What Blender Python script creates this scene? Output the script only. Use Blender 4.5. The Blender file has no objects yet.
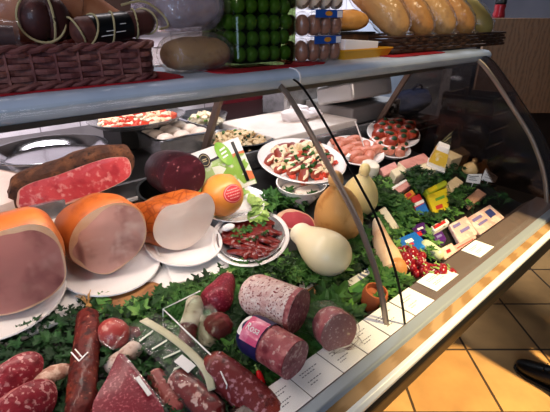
import bpy, math, random
from math import pi, sin, cos, tan, atan, radians, sqrt, hypot
from mathutils import Vector, Matrix, noise
random.seed(7)
SC = bpy.context.scene
COL = SC.collection
V = Vector

# ------------------------------------------------------------------ camera
FPX = 420.0; PITCH = atan(186/420); YAW = radians(48); H = 1.45
CF = V((cos(YAW)*cos(PITCH), sin(YAW)*cos(PITCH), -sin(PITCH)))
CR = V((sin(YAW), -cos(YAW), 0)); CU = CR.cross(CF)
CAM = V((0, 0, H))
cd = bpy.data.cameras.new('camera'); cam = bpy.data.objects.new('camera', cd); COL.objects.link(cam)
cd.sensor_width = 36; cd.lens = 36*FPX/550; cd.clip_start = .02
cam.matrix_world = Matrix((( CR.x, CU.x, -CF.x, CAM.x), (CR.y, CU.y, -CF.y, CAM.y), (CR.z, CU.z, -CF.z, CAM.z), (0, 0, 0, 1)))
SC.camera = cam
SC.view_settings.view_transform = 'Standard'; SC.view_settings.look = 'None'
SC.view_settings.gamma = 1; SC.view_settings.use_curve_mapping = False
SC.view_settings.exposure = 0.1

# ------------------------------------------------------------------ world and lights
w = bpy.data.worlds.new('world'); SC.world = w; w.use_nodes = True
w.node_tree.nodes['Background'].inputs[0].default_value = (.45, .5, .7, 1)
w.node_tree.nodes['Background'].inputs[1].default_value = .07
def area(name, loc, target, sx, sy, power, col, spread=180):
    l = bpy.data.lights.new(name, 'AREA'); l.shape = 'RECTANGLE'; l.size = sx; l.size_y = sy; l.energy = power; l.color = col
    l.spread = radians(spread)
    o = bpy.data.objects.new(name, l); COL.objects.link(o); o.location = loc
    o.rotation_euler = (V(target)-V(loc)).to_track_quat('-Z', 'Y').to_euler(); return o
def spot(name, loc, target, power, col, cone, rad=.06, blend=.5):
    l = bpy.data.lights.new(name, 'SPOT'); l.energy = power; l.color = col; l.spot_size = radians(cone); l.spot_blend = blend; l.shadow_soft_size = rad
    o = bpy.data.objects.new(name, l); COL.objects.link(o); o.location = loc
    o.rotation_euler = (V(target)-V(loc)).to_track_quat('-Z', 'Y').to_euler(); return o
area('case_lamp', (.30, .865, 1.270), (.30, .97, .8), 1.3, .04, 6.6, (1, .83, .76))
area('case_lamp', (1.40, .865, 1.270), (1.40, .97, .8), .8, .04, 1.9, (1, .83, .76))
area('shop_window_daylight', (-2.2, -1.2, 1.9), (.5, .9, 1.25), 1.6, 1.4, 46, (.55, .72, 1))
spot('ceiling_lamp_aisle', (1.55, -.75, 2.7), (1.18, .02, 0), 760, (1, .74, .38), 46)
spot('added_fill_far', (2.3, -.7, 2.7), (3.1, 1.2, 1.25), 30, (1, .85, .72), 42)  # added out of view to brighten the wooden panel
spot('added_fill_bread', (1.55, .25, 2.7), (1.55, 1.0, 1.4), 45, (1, .78, .5), 40)  # extra unseen spot that warms the loaves, clear of the pane reflections
spot('added_fill_front', (-.9, -.7, 2.6), (.35, .85, 1.1), 42, (1, .80, .73), 56)  # made-up fill through the front glass, lifts the ambient level
area('unseen_fill_behind', (.7, 1.70, 2.6), (.7, 1.95, 0), 1.6, .4, 15, (1, .90, .92), 120)  # unseen fill over the worktop for ambient light
area('added_fill_wall', (.1, 1.55, 2.3), (.3, 2.4, 1.0), 1.0, .1, 13, (1, .88, .97), 100)  # invented source that lights up the tiled back wall
area('unseen_fill_behind', (2.6, 1.7, 2.6), (2.6, 1.9, 0), .8, .4, 34, (.85, .9, 1), 110)  # second unseen fill, put in for the dark background at the right

# ------------------------------------------------------------------ pixel rays and the deck frame
def ray(x, y):
    return (CF*FPX + CR*(x-275) - CU*(y-206)).normalized()
SL = math.atan2(.165, .75)
DO = V((0, .49, .735)); EX = V((1, 0, 0)); EY = V((0, cos(SL), sin(SL))); EZ = V((0, -sin(SL), cos(SL)))
def toD(p): q = V(p)-DO; return V((q.dot(EX), q.dot(EY), q.dot(EZ)))
def toW(d): return DO + EX*d[0] + EY*d[1] + EZ*d[2]
CAMD = toD(CAM)
def rayD(x, y): r = ray(x, y); return V((r.dot(EX), r.dot(EY), r.dot(EZ)))
def P(x, y, w=0.0):                    # point of the sloped deck (deck coordinates), w above it
    r = rayD(x, y); return CAMD + r*((w-CAMD.z)/r.z)
def PP(x, y, p0, n):                   # ray against any plane, deck coordinates
    r = rayD(x, y); return CAMD + r*((V(p0)-CAMD).dot(n)/r.dot(n))
def mD(x, y, w=0.0):                   # metres per pixel on the deck there
    p = toW(P(x, y, w)); return (p-CAM).dot(CF)/FPX
def tall(x, y0, y1, w0=0.0):           # height (deck normal) of something standing at x,y0 whose top shows at y1
    b = P(x, y0, w0); lo, hi = w0, w0+.6
    for _ in range(40):
        m = (lo+hi)/2; q = toW(b+V((0, 0, m-w0)))-CAM
        yy = 206-FPX*q.dot(CU)/q.dot(CF)
        if yy > y1: lo = m
        else: hi = m
    return lo
def Wk(x, y, z): r = ray(x, y); return CAM + r*((z-H)/r.z)
def AY(x, y, Y): r = ray(x, y); return CAM + r*(Y/r.y)
def XatY(x, Y, z):                     # world X of image column x on the line Y, z
    lo, hi = -1, 6
    for _ in range(50):
        m = (lo+hi)/2; q = V((m, Y, z))-CAM
        if 275+FPX*q.dot(CR)/q.dot(CF) < x: lo = m
        else: hi = m
    return lo

# ------------------------------------------------------------------ materials
def rgb(h):
    h = h.lstrip('#'); c = [int(h[i:i+2], 16)/255 for i in (0, 2, 4)]
    return tuple(((v/12.92) if v <= .04045 else ((v+.055)/1.055)**2.4) for v in c)+(1,)
MATS = {}
def mat(name, base, rough=.5, layers=(), bump=None, metal=0, spec=.3, coat=0, sss=0, stretch=None):
    """layers: (kind, scale, colour, lo, hi[, detail]) mixed in turn over the base colour"""
    if name in MATS: return MATS[name]
    m = bpy.data.materials.new(name); m.use_nodes = True; nt = m.node_tree; N = nt.nodes; L = nt.links
    b = N['Principled BSDF']; b.inputs['Roughness'].default_value = rough; b.inputs['Metallic'].default_value = metal
    b.inputs['Specular IOR Level'].default_value = spec; b.inputs['Coat Weight'].default_value = coat*.5; b.inputs['Coat Roughness'].default_value = .12
    if sss:
        b.inputs['Subsurface Weight'].default_value = sss; b.inputs['Subsurface Radius'].default_value = (.01, .005, .003); b.inputs['Subsurface Scale'].default_value = .5
    tc = N.new('ShaderNodeTexCoord'); co = tc.outputs['Object']
    if stretch:
        mp = N.new('ShaderNodeMapping'); mp.inputs['Scale'].default_value = stretch; L.new(co, mp.inputs['Vector']); co = mp.outputs['Vector']
    col = None; last = None
    for ly in layers:
        k, s, c, lo, hi = ly[:5]
        if k == 'noise':
            t = N.new('ShaderNodeTexNoise'); t.inputs['Scale'].default_value = s; t.inputs['Detail'].default_value = ly[5] if len(ly) > 5 else 4; fo = t.outputs['Fac']
        elif k == 'vor':
            t = N.new('ShaderNodeTexVoronoi'); t.inputs['Scale'].default_value = s; fo = t.outputs['Distance']
        elif k == 'cell':
            t = N.new('ShaderNodeTexVoronoi'); t.inputs['Scale'].default_value = s
            sp = N.new('ShaderNodeSeparateColor'); L.new(t.outputs['Color'], sp.inputs[0]); fo = sp.outputs[0]
        elif k == 'edge':
            t = N.new('ShaderNodeTexVoronoi'); t.feature = 'DISTANCE_TO_EDGE'; t.inputs['Scale'].default_value = s; fo = t.outputs['Distance']
        elif k == 'wave':
            t = N.new('ShaderNodeTexWave'); t.inputs['Scale'].default_value = s; t.inputs['Distortion'].default_value = ly[5] if len(ly) > 5 else 2; t.inputs['Detail'].default_value = 3; fo = t.outputs['Fac']
        L.new(co, t.inputs['Vector'])
        mr = N.new('ShaderNodeMapRange'); mr.inputs['From Min'].default_value = lo; mr.inputs['From Max'].default_value = hi; L.new(fo, mr.inputs['Value'])
        mx = N.new('ShaderNodeMix'); mx.data_type = 'RGBA'; L.new(mr.outputs[0], mx.inputs[0])
        if col is None: mx.inputs[6].default_value = rgb(base)
        else: L.new(col, mx.inputs[6])
        mx.inputs[7].default_value = rgb(c); col = mx.outputs[2]; last = fo
    if col is None: b.inputs['Base Color'].default_value = rgb(base)
    else: L.new(col, b.inputs['Base Color'])
    if bump:
        t = N.new('ShaderNodeTexNoise'); t.inputs['Scale'].default_value = bump[0]; t.inputs['Detail'].default_value = 3; L.new(co, t.inputs['Vector'])
        bp = N.new('ShaderNodeBump'); bp.inputs['Strength'].default_value = bump[1]; bp.inputs['Distance'].default_value = bump[2] if len(bump) > 2 else .004
        L.new(t.outputs['Fac'], bp.inputs['Height']); L.new(bp.outputs[0], b.inputs['Normal'])
    MATS[name] = m; return m
def film_mat(name, tint, rough, ior, bump=None, body=0.0, bodycol='#ffffff', graze=1.0):
    """clear sheet: light passes, Fresnel gloss on top, optionally a little milky body"""
    m = bpy.data.materials.new(name); m.use_nodes = True; nt = m.node_tree; N = nt.nodes; L = nt.links
    for n in list(N): N.remove(n)
    out = N.new('ShaderNodeOutputMaterial'); tr = N.new('ShaderNodeBsdfTransparent'); tr.inputs[0].default_value = rgb(tint)
    gl = N.new('ShaderNodeBsdfGlossy'); gl.inputs['Roughness'].default_value = rough
    f0 = ((ior-1)/(ior+1))**2                 # Schlick reflectance, the same from both sides of the sheet
    ge = N.new('ShaderNodeNewGeometry'); dt = N.new('ShaderNodeVectorMath'); dt.operation = 'DOT_PRODUCT'; L.new(ge.outputs['Incoming'], dt.inputs[0]); L.new(ge.outputs['Normal'], dt.inputs[1])
    def mth(op, a, b=None):
        n = N.new('ShaderNodeMath'); n.operation = op; n.use_clamp = op == 'SUBTRACT'
        for i, x in enumerate((a, b)):
            if x is None: continue
            if isinstance(x, (int, float)): n.inputs[i].default_value = x
            else: L.new(x, n.inputs[i])
        return n.outputs[0]
    fac = mth('ADD', mth('MULTIPLY', mth('POWER', mth('SUBTRACT', 1.0, mth('ABSOLUTE', dt.outputs['Value'])), 5.0), (1-f0)*graze), f0)
    mx = N.new('ShaderNodeMixShader'); L.new(fac, mx.inputs[0]); L.new(gl.outputs[0], mx.inputs[2])
    src = tr.outputs[0]
    if body:
        df = N.new('ShaderNodeBsdfDiffuse'); df.inputs[0].default_value = rgb(bodycol)
        m2 = N.new('ShaderNodeMixShader'); m2.inputs[0].default_value = body; L.new(tr.outputs[0], m2.inputs[1]); L.new(df.outputs[0], m2.inputs[2]); src = m2.outputs[0]
    L.new(src, mx.inputs[1]); L.new(mx.outputs[0], out.inputs[0])
    if bump:
        tc = N.new('ShaderNodeTexCoord'); t = N.new('ShaderNodeTexNoise'); t.inputs['Scale'].default_value = bump[0]; t.inputs['Detail'].default_value = 3
        L.new(tc.outputs['Object'], t.inputs['Vector'])
        bp = N.new('ShaderNodeBump'); bp.inputs['Strength'].default_value = bump[1]; bp.inputs['Distance'].default_value = .01
        L.new(t.outputs['Fac'], bp.inputs['Height']); L.new(bp.outputs[0], gl.inputs['Normal']); L.new(bp.outputs[0], dt.inputs[1])
    MATS[name] = m; return m
GLASS = film_mat('clear_glass', '#f9fbfa', .03, 1.18, graze=.45)
FILM = film_mat('clear_film', '#ffffff', .2, 1.4, (30, .8), .025)
BAGFILM = film_mat('bag_film', '#f6f3ee', .08, 1.6, (60, 1.0), .05)
SILVERFILM = film_mat('silvery_film', '#eeeaf0', .1, 1.8, (60, 1.0), .30, '#d8d2e0')
JARGLASS = film_mat('jar_glass', '#b4c49a', .03, 1.4)
BOWLGLASS = film_mat('bowl_glass', '#e8ecee', .05, 1.5)
STEEL = mat('steel', '#b0aeb0', .25, [('noise', 30, '#949294', .4, .7)], metal=.75)
STEELDK = mat('dark_steel', '#5a5654', .3, metal=1)
CHROME = mat('chrome', '#c8ccd0', .12, metal=1)
WHITE = mat('white_glaze', '#ece6e2', .2, coat=.3)
PLASTICW = mat('white_plastic', '#e6e0dc', .4)
PAPER = mat('white_paper', '#ece8e6', .8)
BLACK = mat('black_plastic', '#101010', .4)
INK = mat('ink', '#2a2526', .7)
GREENL = mat('parsley_leaf', '#2b561f', .6, [('noise', 18, '#548238', .47, .68), ('noise', 8, '#122c0c', .46, .62)], spec=.25)
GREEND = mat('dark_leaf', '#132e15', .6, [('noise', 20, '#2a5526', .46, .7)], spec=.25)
LETT = mat('lettuce_leaf', '#7ba043', .5, [('noise', 15, '#b6cc74', .42, .66), ('noise', 9, '#4a7427', .5, .72)])
STEMM = mat('leaf_stem', '#8aa658', .5)
RIBBON = mat('red_paper', '#a3121f', .75, [('noise', 14, '#7c0c18', .45, .7)], bump=(60, .3))

# ------------------------------------------------------------------ mesh builder
class MB:
    def __init__(s): s.v = []; s.f = []
    def add(s, vs, fs):
        o = len(s.v); s.v += [V(p) for p in vs]; s.f += [tuple(i+o for i in f) for f in fs]; return s
    def box(s, c, d, rot=None):
        vs = [V((x*d[0]/2, y*d[1]/2, z*d[2]/2)) for x in (-1, 1) for y in (-1, 1) for z in (-1, 1)]
        if rot is not None: vs = [rot @ p for p in vs]
        return s.add([p+V(c) for p in vs], [(0, 1, 3, 2), (4, 6, 7, 5), (0, 4, 5, 1), (2, 3, 7, 6), (0, 2, 6, 4), (1, 5, 7, 3)])
    def bar(s, a, b, wd, th, up=V((0, 0, 1))):
        a = V(a); b = V(b); d = (b-a).normalized(); x = d.cross(up).normalized(); y = x.cross(d)
        vs = [p+x*i*wd/2+y*j*th/2 for p in (a, b) for i, j in ((-1, -1), (1, -1), (1, 1), (-1, 1))]
        return s.add(vs, [(0, 1, 2, 3), (7, 6, 5, 4)]+[(i, i+4, (i+1) % 4+4, (i+1) % 4) for i in range(4)])
    def tube(s, pts, ra, rb=None, n=14, up=V((0, 0, 1)), cap=(True, True), jit=0, js=1.0, close=False, jf=14):
        pts = [V(p) for p in pts]; m = len(pts)
        if not hasattr(ra, '__len__'): ra = [ra]*m
        rb = ra if rb is None else (rb if hasattr(rb, '__len__') else [rb]*m)
        rings = []
        for i, p in enumerate(pts):
            if close: t = pts[(i+1) % m]-pts[i-1]
            else: t = pts[min(i+1, m-1)]-pts[max(i-1, 0)]
            t = t.normalized() if t.length > 1e-9 else V((1, 0, 0))
            x = t.cross(up); x = x.normalized() if x.length > 1e-4 else t.orthogonal().normalized(); y = x.cross(t)
            r = []
            for k in range(n):
                a = 2*pi*k/n; q = p + x*cos(a)*ra[i] + y*sin(a)*rb[i]
                if jit: q = p + (q-p)*(1+jit*noise.noise(q*jf*js+V((js*7, 3, 1))))
                r.append(q)
            rings.append(r)
        vs = [q for r in rings for q in r]; fs = []
        for i in range(m if close else m-1):
            j = (i+1) % m
            for k in range(n): k2 = (k+1) % n; fs.append((i*n+k, i*n+k2, j*n+k2, j*n+k))
        if not close:
            if cap[0]: fs.append(tuple(range(n-1, -1, -1)))
            if cap[1]: fs.append(tuple((m-1)*n+k for k in range(n)))
        return s.add(vs, fs)
    def lathe(s, prof, c=(0, 0, 0), n=40, sx=1, sy=1, rot=0, top=False, bot=True):
        c = V(c); vs = []; fs = []; cr, sr = cos(rot), sin(rot)
        for r, z in prof:
            for k in range(n):
                a = 2*pi*k/n; x, y = r*cos(a)*sx, r*sin(a)*sy; vs.append(c+V((x*cr-y*sr, x*sr+y*cr, z)))
        for i in range(len(prof)-1):
            for k in range(n): k2 = (k+1) % n; fs.append((i*n+k, i*n+k2, (i+1)*n+k2, (i+1)*n+k))
        if bot: fs.append(tuple(range(n-1, -1, -1)))
        if top: fs.append(tuple((len(prof)-1)*n+k for k in range(n)))
        return s.add(vs, fs)
    def ball(s, c, rx, ry=None, rz=None, n=16, m=10, jit=0, js=1.0, rot=None, jf=16):
        ry = rx if ry is None else ry; rz = rx if rz is None else rz; c = V(c); vs = []; fs = []
        for i in range(m+1):
            ph = pi*i/m
            for k in range(n):
                a = 2*pi*k/n; d = V((sin(ph)*cos(a), sin(ph)*sin(a), -cos(ph))); q = V((d.x*rx, d.y*ry, d.z*rz))
                if jit: q *= 1+jit*noise.noise(q*jf+V((js*5.3, js, 2)))
                if rot is not None: q = rot @ q
                vs.append(c+q)
        for i in range(m):
            for k in range(n): k2 = (k+1) % n; fs.append((i*n+k, i*n+k2, (i+1)*n+k2, (i+1)*n+k))
        return s.add(vs, fs)
    def prism(s, poly, d):                  # closed solid: 3D outline swept by vector d
        n = len(poly); d = V(d); vs = [V(p) for p in poly]+[V(p)+d for p in poly]
        return s.add(vs, [tuple(range(n)), tuple(range(2*n-1, n-1, -1))]+[(i, i+n, (i+1) % n+n, (i+1) % n) for i in range(n)])
    def extrude_x(s, prof, x0, x1):         # profile in (y, z)
        n = len(prof); vs = [V((x0, y, z)) for y, z in prof]+[V((x1, y, z)) for y, z in prof]
        return s.add(vs, [tuple(range(n)), tuple(range(2*n-1, n-1, -1))]+[(i, i+n, (i+1) % n+n, (i+1) % n) for i in range(n)])
    def sheet(s, fn, nu, nv):
        vs = [fn(i/nu, j/nv) for j in range(nv+1) for i in range(nu+1)]
        return s.add(vs, [(j*(nu+1)+i, j*(nu+1)+i+1, (j+1)*(nu+1)+i+1, (j+1)*(nu+1)+i) for j in range(nv) for i in range(nu)])
    def leaf(s, c, d, up, L, W, curl=.3, lobes=True):
        d = d.normalized(); x = d.cross(up); x = x.normalized() if x.length > 1e-3 else d.orthogonal().normalized(); y = x.cross(d)
        if lobes: out = [(0, 0), (.25, .5), (.3, .22), (.62, .62), (.62, .25), (1, .12), (1.08, 0)]
        else: out = [(0, 0), (.2, .35), (.5, .5), (.8, .33), (1, 0)]
        mid = [(t, 0) for t, _ in out]; o = []
        def pt(t, q): return c + d*L*t + x*W*q + y*(L*curl*(t*t)*-.6 + W*abs(q)*curl*.9)
        nl = len(out); vs = [pt(t, 0) for t, _ in out]+[pt(t, q) for t, q in out[1:-1]]+[pt(t, -q) for t, q in out[1:-1]]
        fs = []
        a = [0]+[nl+i for i in range(nl-2)]+[nl-1]; b = [0]+[2*nl-2+i for i in range(nl-2)]+[nl-1]
        for i in range(nl-1):
            for e, fl in ((a, 0), (b, 1)):
                f = [i, i+1, e[i+1], e[i]]; f = list(dict.fromkeys(f))
                if len(f) > 2: fs.append(tuple(f[::-1] if fl else f))
        return s.add(vs, fs)

ORG = {}; DECK = {}
def link(name, mb, m, org, smooth):
    me = bpy.data.meshes.new(name); me.from_pydata([p-org for p in mb.v], [], mb.f); me.update()
    me.materials.append(m)
    if smooth:
        me.polygons.foreach_set('use_smooth', [True]*len(me.polygons))
        try: me.set_sharp_from_angle(angle=radians(38))
        except Exception: pass
    o = bpy.data.objects.new(name, me); COL.objects.link(o); return o
def settag(o, label=None, cat=None, group=None, kind=None):
    for k, v in (('label', label), ('category', cat), ('group', group), ('kind', kind)):
        if v: o[k] = v
    return o
def place(o, loc, deck):
    loc = V(loc); ORG[o] = loc
    if deck: o.location = toW(loc); o.rotation_euler = (SL, 0, 0)
    else: o.location = loc
def thing(name, label, cat, loc, group=None, deck=True):
    o = bpy.data.objects.new(name, None); COL.objects.link(o); o.empty_display_size = .05
    place(o, loc, deck); return settag(o, label, cat, group)
def mods(o, bevel, sub, solid, rim=True):
    if solid: q = o.modifiers.new('thickness', 'SOLIDIFY'); q.thickness = solid; q.offset = 0; q.use_rim = rim
    if bevel: q = o.modifiers.new('edge', 'BEVEL'); q.width = bevel; q.segments = 2; q.limit_method = 'ANGLE'
    if sub: q = o.modifiers.new('smooth', 'SUBSURF'); q.levels = sub; q.render_levels = sub
def part(name, mb, m, parent, smooth=True, bevel=0, sub=0, solid=0, label=None, kind=None, rim=True):
    o = link(name, mb, m, ORG[parent], smooth); o.parent = parent; ORG[o] = ORG[parent]; mods(o, bevel, sub, solid, rim)
    return settag(o, label, None, None, kind)
def solo(name, mb, m, label, cat, loc, group=None, deck=True, smooth=True, bevel=0, sub=0, solid=0, kind=None):
    o = link(name, mb, m, V(loc), smooth); place(o, loc, deck); mods(o, bevel, sub, solid)
    return settag(o, label, cat, group, kind)
def struct(name, mb, m, smooth=False, bevel=0):
    o = link(name, mb, m, V((0, 0, 0)), smooth); ORG[o] = V((0, 0, 0)); mods(o, bevel, 0, 0); o['kind'] = 'structure'; return o
def dup(root, loc, deck=True, rz=0, label=None, scale=None):
    r = root.copy(); COL.objects.link(r); place(r, loc, deck)
    if rz:
        r.rotation_euler = (Matrix.Rotation(SL if deck else 0, 3, 'X') @ Matrix.Rotation(rz, 3, 'Z')).to_euler()
    if scale: r.scale = scale if hasattr(scale, '__len__') else (scale,)*3
    if label: r['label'] = label
    for c in list(root.children):
        k = c.copy(); COL.objects.link(k); k.parent = r
        for g in c.children: h = g.copy(); COL.objects.link(h); h.parent = k
    return r
def smoothloop(pts, n):
    m = len(pts); out = []
    for i in range(n):
        t = i*m/n; a = int(t); u = t-a; p0, p1, p2, p3 = (pts[(a+k-1) % m] for k in range(4))
        out.append((p1*2 + (p2-p0)*u + (p0*2-p1*5+p2*4-p3)*u*u + (p1*3-p0-p2*3+p3)*u**3)*.5)
    return out
def curve(pts, n):
    pts = [V(p) for p in pts]; m = len(pts)-1; out = []
    for i in range(n+1):
        t = i*m/n; a = min(int(t), m-1); u = t-a; g = lambda k: pts[max(0, min(m, k))]
        p0, p1, p2, p3 = g(a-1), g(a), g(a+1), g(a+2)
        out.append((p1*2 + (p2-p0)*u + (p0*2-p1*5+p2*4-p3)*u*u + (p1*3-p0-p2*3+p3)*u**3)*.5)
    return out
def text_mb(s, size, fn):                  # lettering as a mesh; fn maps (x, y) to a point
    c = bpy.data.curves.new('lettering', 'FONT'); c.body = s; c.size = size; c.align_x = 'CENTER'; c.align_y = 'CENTER'; c.extrude = 0; c.resolution_u = 3
    o = bpy.data.objects.new('lettering', c); COL.objects.link(o)
    me = bpy.data.meshes.new_from_object(o.evaluated_get(bpy.context.evaluated_depsgraph_get()))
    b = MB(); b.add([fn(v.co.x, v.co.y) for v in me.vertices], [tuple(p.vertices) for p in me.polygons])
    bpy.data.objects.remove(o); bpy.data.curves.remove(c); bpy.data.meshes.remove(me); return b
def ip(px, poly):
    x, y = px; c = False; j = len(poly)-1
    for i in range(len(poly)):
        a, b = poly[i], poly[j]
        if (a[1] > y) != (b[1] > y) and x < (b[0]-a[0])*(y-a[1])/(b[1]-a[1])+a[0]: c = not c
        j = i
    return c
# ------------------------------------------------------------------ the room
def tile_mat(name, base, var, grout, size, rot, gap, rough, off=(0, 0, 0), axes='XY'):
    m = bpy.data.materials.new(name); m.use_nodes = True; N = m.node_tree.nodes; L = m.node_tree.links; b = N['Principled BSDF']
    b.inputs['Roughness'].default_value = rough; b.inputs['Specular IOR Level'].default_value = .35
    tc = N.new('ShaderNodeTexCoord'); mp = N.new('ShaderNodeMapping'); L.new(tc.outputs['Object'], mp.inputs['Vector'])
    mp.inputs['Rotation'].default_value = rot; mp.inputs['Location'].default_value = off
    br = N.new('ShaderNodeTexBrick'); L.new(mp.outputs[0], br.inputs['Vector']); br.offset = 0
    br.inputs['Scale'].default_value = 1; br.inputs['Brick Width'].default_value = size; br.inputs['Row Height'].default_value = size
    br.inputs['Mortar Size'].default_value = gap; br.inputs['Mortar Smooth'].default_value = .1; br.inputs['Bias'].default_value = 0
    br.inputs['Color1'].default_value = rgb(base); br.inputs['Color2'].default_value = rgb(var); br.inputs['Mortar'].default_value = rgb(grout)
    nz = N.new('ShaderNodeTexNoise'); nz.inputs['Scale'].default_value = 7; nz.inputs['Detail'].default_value = 5; L.new(mp.outputs[0], nz.inputs['Vector'])
    mr = N.new('ShaderNodeMapRange'); mr.inputs['From Min'].default_value = .3; mr.inputs['From Max'].default_value = .7; mr.inputs['To Min'].default_value = .82; mr.inputs['To Max'].default_value = 1.12
    L.new(nz.outputs['Fac'], mr.inputs[0]); mx = N.new('ShaderNodeMix'); mx.data_type = 'RGBA'; mx.blend_type = 'MULTIPLY'; mx.inputs[0].default_value = 1
    L.new(br.outputs['Color'], mx.inputs[6]); L.new(mr.outputs[0], mx.inputs[7]); L.new(mx.outputs[2], b.inputs['Base Color'])
    bp = N.new('ShaderNodeBump'); bp.inputs['Strength'].default_value = .5; bp.inputs['Distance'].default_value = .004; bp.invert = True
    L.new(br.outputs['Fac'], bp.inputs['Height']); L.new(bp.outputs[0], b.inputs['Normal']); return m
# floor tiles run square to the camera, a grout crossing at pixel (451, 349.5)
TS = .3545
q = Wk(466.5, 349.5, 0); ca, sa = cos(-YAW), sin(-YAW)
qx, qy = q.x*ca-q.y*sa, q.x*sa+q.y*ca
FLOORM = tile_mat('floor_tile', '#c79a62', '#ba8b55', '#4a3a2c', TS, (0, 0, -YAW), .006, .38, (-(qx % TS), -(qy % TS), 0))
WALLM = tile_mat('wall_tile', '#d9d2d6', '#d4ccd2', '#8d868c', .2, (radians(90), 0, 0), .003, .25, (.067, 0, 0))
PLASTER = mat('plaster', '#b9b4b8', .9, [('noise', 3, '#aaa5ab', .4, .7)])
DARKWALL = mat('dark_brown_panel', '#2a1a12', .6, [('noise', 5, '#1c110c', .4, .7)], stretch=(1, 1, 6))
struct('floor', MB().box((1.5, 0, -.05), (9, 8, .1)), FLOORM)
struct('wall_back', MB().box((1.5, 2.45, 1.4), (9, .1, 2.8)), WALLM)
struct('trim_1', MB().box((-.2, 2.38, 2.1), (3.75, .04, 1.4)), DARKWALL)
struct('wall_right', MB().box((4.45, 0, 1.4), (.1, 8, 2.8)), PLASTER)
struct('ceiling', MB().box((1.5, 0, 2.85), (9, 8, .1)), mat('ceiling_paint', '#4a403a', .9))

# ------------------------------------------------------------------ the counter
X0, XS, XE = -.36, .765, 1.87
SHELFM = mat('daylight_tinted_shelf', '#bccbdc', .25, [('noise', 9, '#adbdd0', .4, .7)], spec=.6)  # bluish colour carries the tint of the window daylight
LEDGEM = mat('ledge_plastic', '#5e504c', .3)  # brown of a reflection put into the ledge colour
RAILM = mat('aluminium_rail', '#aab6bf', .28, metal=.6)
WOODS = mat('wood_strip', '#8c7150', .4, [('wave', 6, '#755a3a', .3, .8, 4)], stretch=(.5, 6, 6))
CABM = mat('base_panel', '#191614', .5)
DECKM = mat('deck_dark', '#1d1c1b', .45)
ctr = thing('display_counter', 'long glass-fronted deli display counter with daylight-tinted pale top shelf', 'display counter', (0, 0, 0), deck=False)
part('base_cabinet', MB().box(((X0+XE)/2-.3, 1.0, .33), (XE-X0+.6, .60, .66)), CABM, ctr, False)
tub = MB().extrude_x([(.40, .70), (.465, .73), (.49, .725), (1.26, .89), (1.26, .66), (.55, .655)], X0-.6, XE)
part('tub', tub, CABM, ctr, False)
dk = MB(); a = [toW((0, v, -.0015)) for v in (0, .78)]
dk.extrude_x([(a[0].y, a[0].z), (a[1].y, a[1].z), (a[1].y, a[1].z-.006), (a[0].y, a[0].z-.006)], X0-.6, XE)
part('deck', dk, DECKM, ctr, False)
part('rear_panel', MB().box(((X0+XE)/2-.3, 1.262, .93), (XE-X0+.6, .014, .08)), STEEL, ctr, False)
part('front_ledge', MB().extrude_x([(.382, .785), (.467, .785), (.467, .77), (.382, .70)], X0-.6, XE), LEDGEM, ctr, False, bevel=.002)
gr = MB(); n = 150
gr.extrude_x([(.467, .772), (.505, .738), (.500, .732), (.462, .766)], X0-.6, XE)
part('vent_backing', gr, BLACK, ctr, False)
gs = MB()
for i in range(n):
    x = X0-.2+i*(XE-X0+.2)/n; gs.bar((x, .469, .7745), (x, .506, .741), .006, .004, V((1, 0, 0)))
part('vent_grille', gs, mat('vent_slat', '#5a4a44', .5), ctr, False)
part('metal_rail', MB().extrude_x([(.386, .79), (.386, .74), (.356, .74), (.354, .782), (.36, .79)], X0-.6, XE+.02), RAILM, ctr, False, bevel=.003)
part('wood_strip', MB().extrude_x([(.356, .782), (.356, .74), (.333, .735), (.331, .772)], X0-.6, XE+.02), WOODS, ctr, False)
part('chrome_strip', MB().extrude_x([(.333, .774), (.333, .74), (.322, .737), (.316, .766), (.324, .774)], X0-.6, XE+.02), mat('pale_aluminium', '#ccd4da', .4, metal=.25), ctr, False, bevel=.002)
part('bumper', MB().extrude_x([(.322, .762), (.40, .74), (.46, .69), (.40, .67), (.330, .685), (.314, .705), (.312, .745)], X0-.6, XE+.02), BLACK, ctr, False, bevel=.006)
ZT = 1.335
sh = [(.815, 1.286), (.802, 1.291), (.793, 1.302), (.79, 1.314), (.795, 1.325), (.806, 1.332), (.822, ZT), (1.14, ZT), (1.14, 1.286)]
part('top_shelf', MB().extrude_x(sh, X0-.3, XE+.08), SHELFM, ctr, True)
part('shelf_lip', MB().extrude_x([(.80, 1.292), (.806, 1.280), (.84, 1.280), (.84, 1.292)], X0-.3, XE+.08), mat('lip', '#3a3836', .4), ctr, False)
part('shelf_joint', MB().extrude_x([(.7885, 1.30), (.7875, 1.314), (.793, 1.3275), (.806, 1.3345), (.822, 1.3365), (1.1, 1.3365), (1.1, 1.33), (.8, 1.30)], .797, .8005), PAPER, ctr, True)
part('case_lamp_tube', MB().tube([(-.3, .865, 1.2775), (1.15, .865, 1.2775)], .008, n=12), PLASTICW, ctr)
prof = curve([V((0, .792, 1.318)), V((0, .747, 1.297)), V((0, .682, 1.235)), V((0, .618, 1.166)), V((0, .553, 1.095)), V((0, .502, 1.035)), V((0, .462, .972)), V((0, .433, .918)), V((0, .408, .855)), V((0, .389, .789))], 26)
for xa, xb in ((X0, XS-.004), (XS+.004, XE)):
    g = MB(); g.sheet(lambda u, v: V((xa+(xb-xa)*u, prof[int(round(v*26))].y, prof[int(round(v*26))].z)), 6, 26)
    part('front_glass', g, GLASS, ctr, True, solid=.004, rim=False)
def bar_path(x, off): return [V((x, p.y+off[0], p.z+off[1])) for p in prof[1:]]
for x in (X0, XS-.03, XE-.03):
    b = MB(); b.tube(bar_path(x, (.028, -.012)), .009, .005, n=8, up=V((1, 0, 0))); part('glass_support_bar', b, mat('bar_metal', '#9a8a7e', .3, metal=.7), ctr, False)
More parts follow.
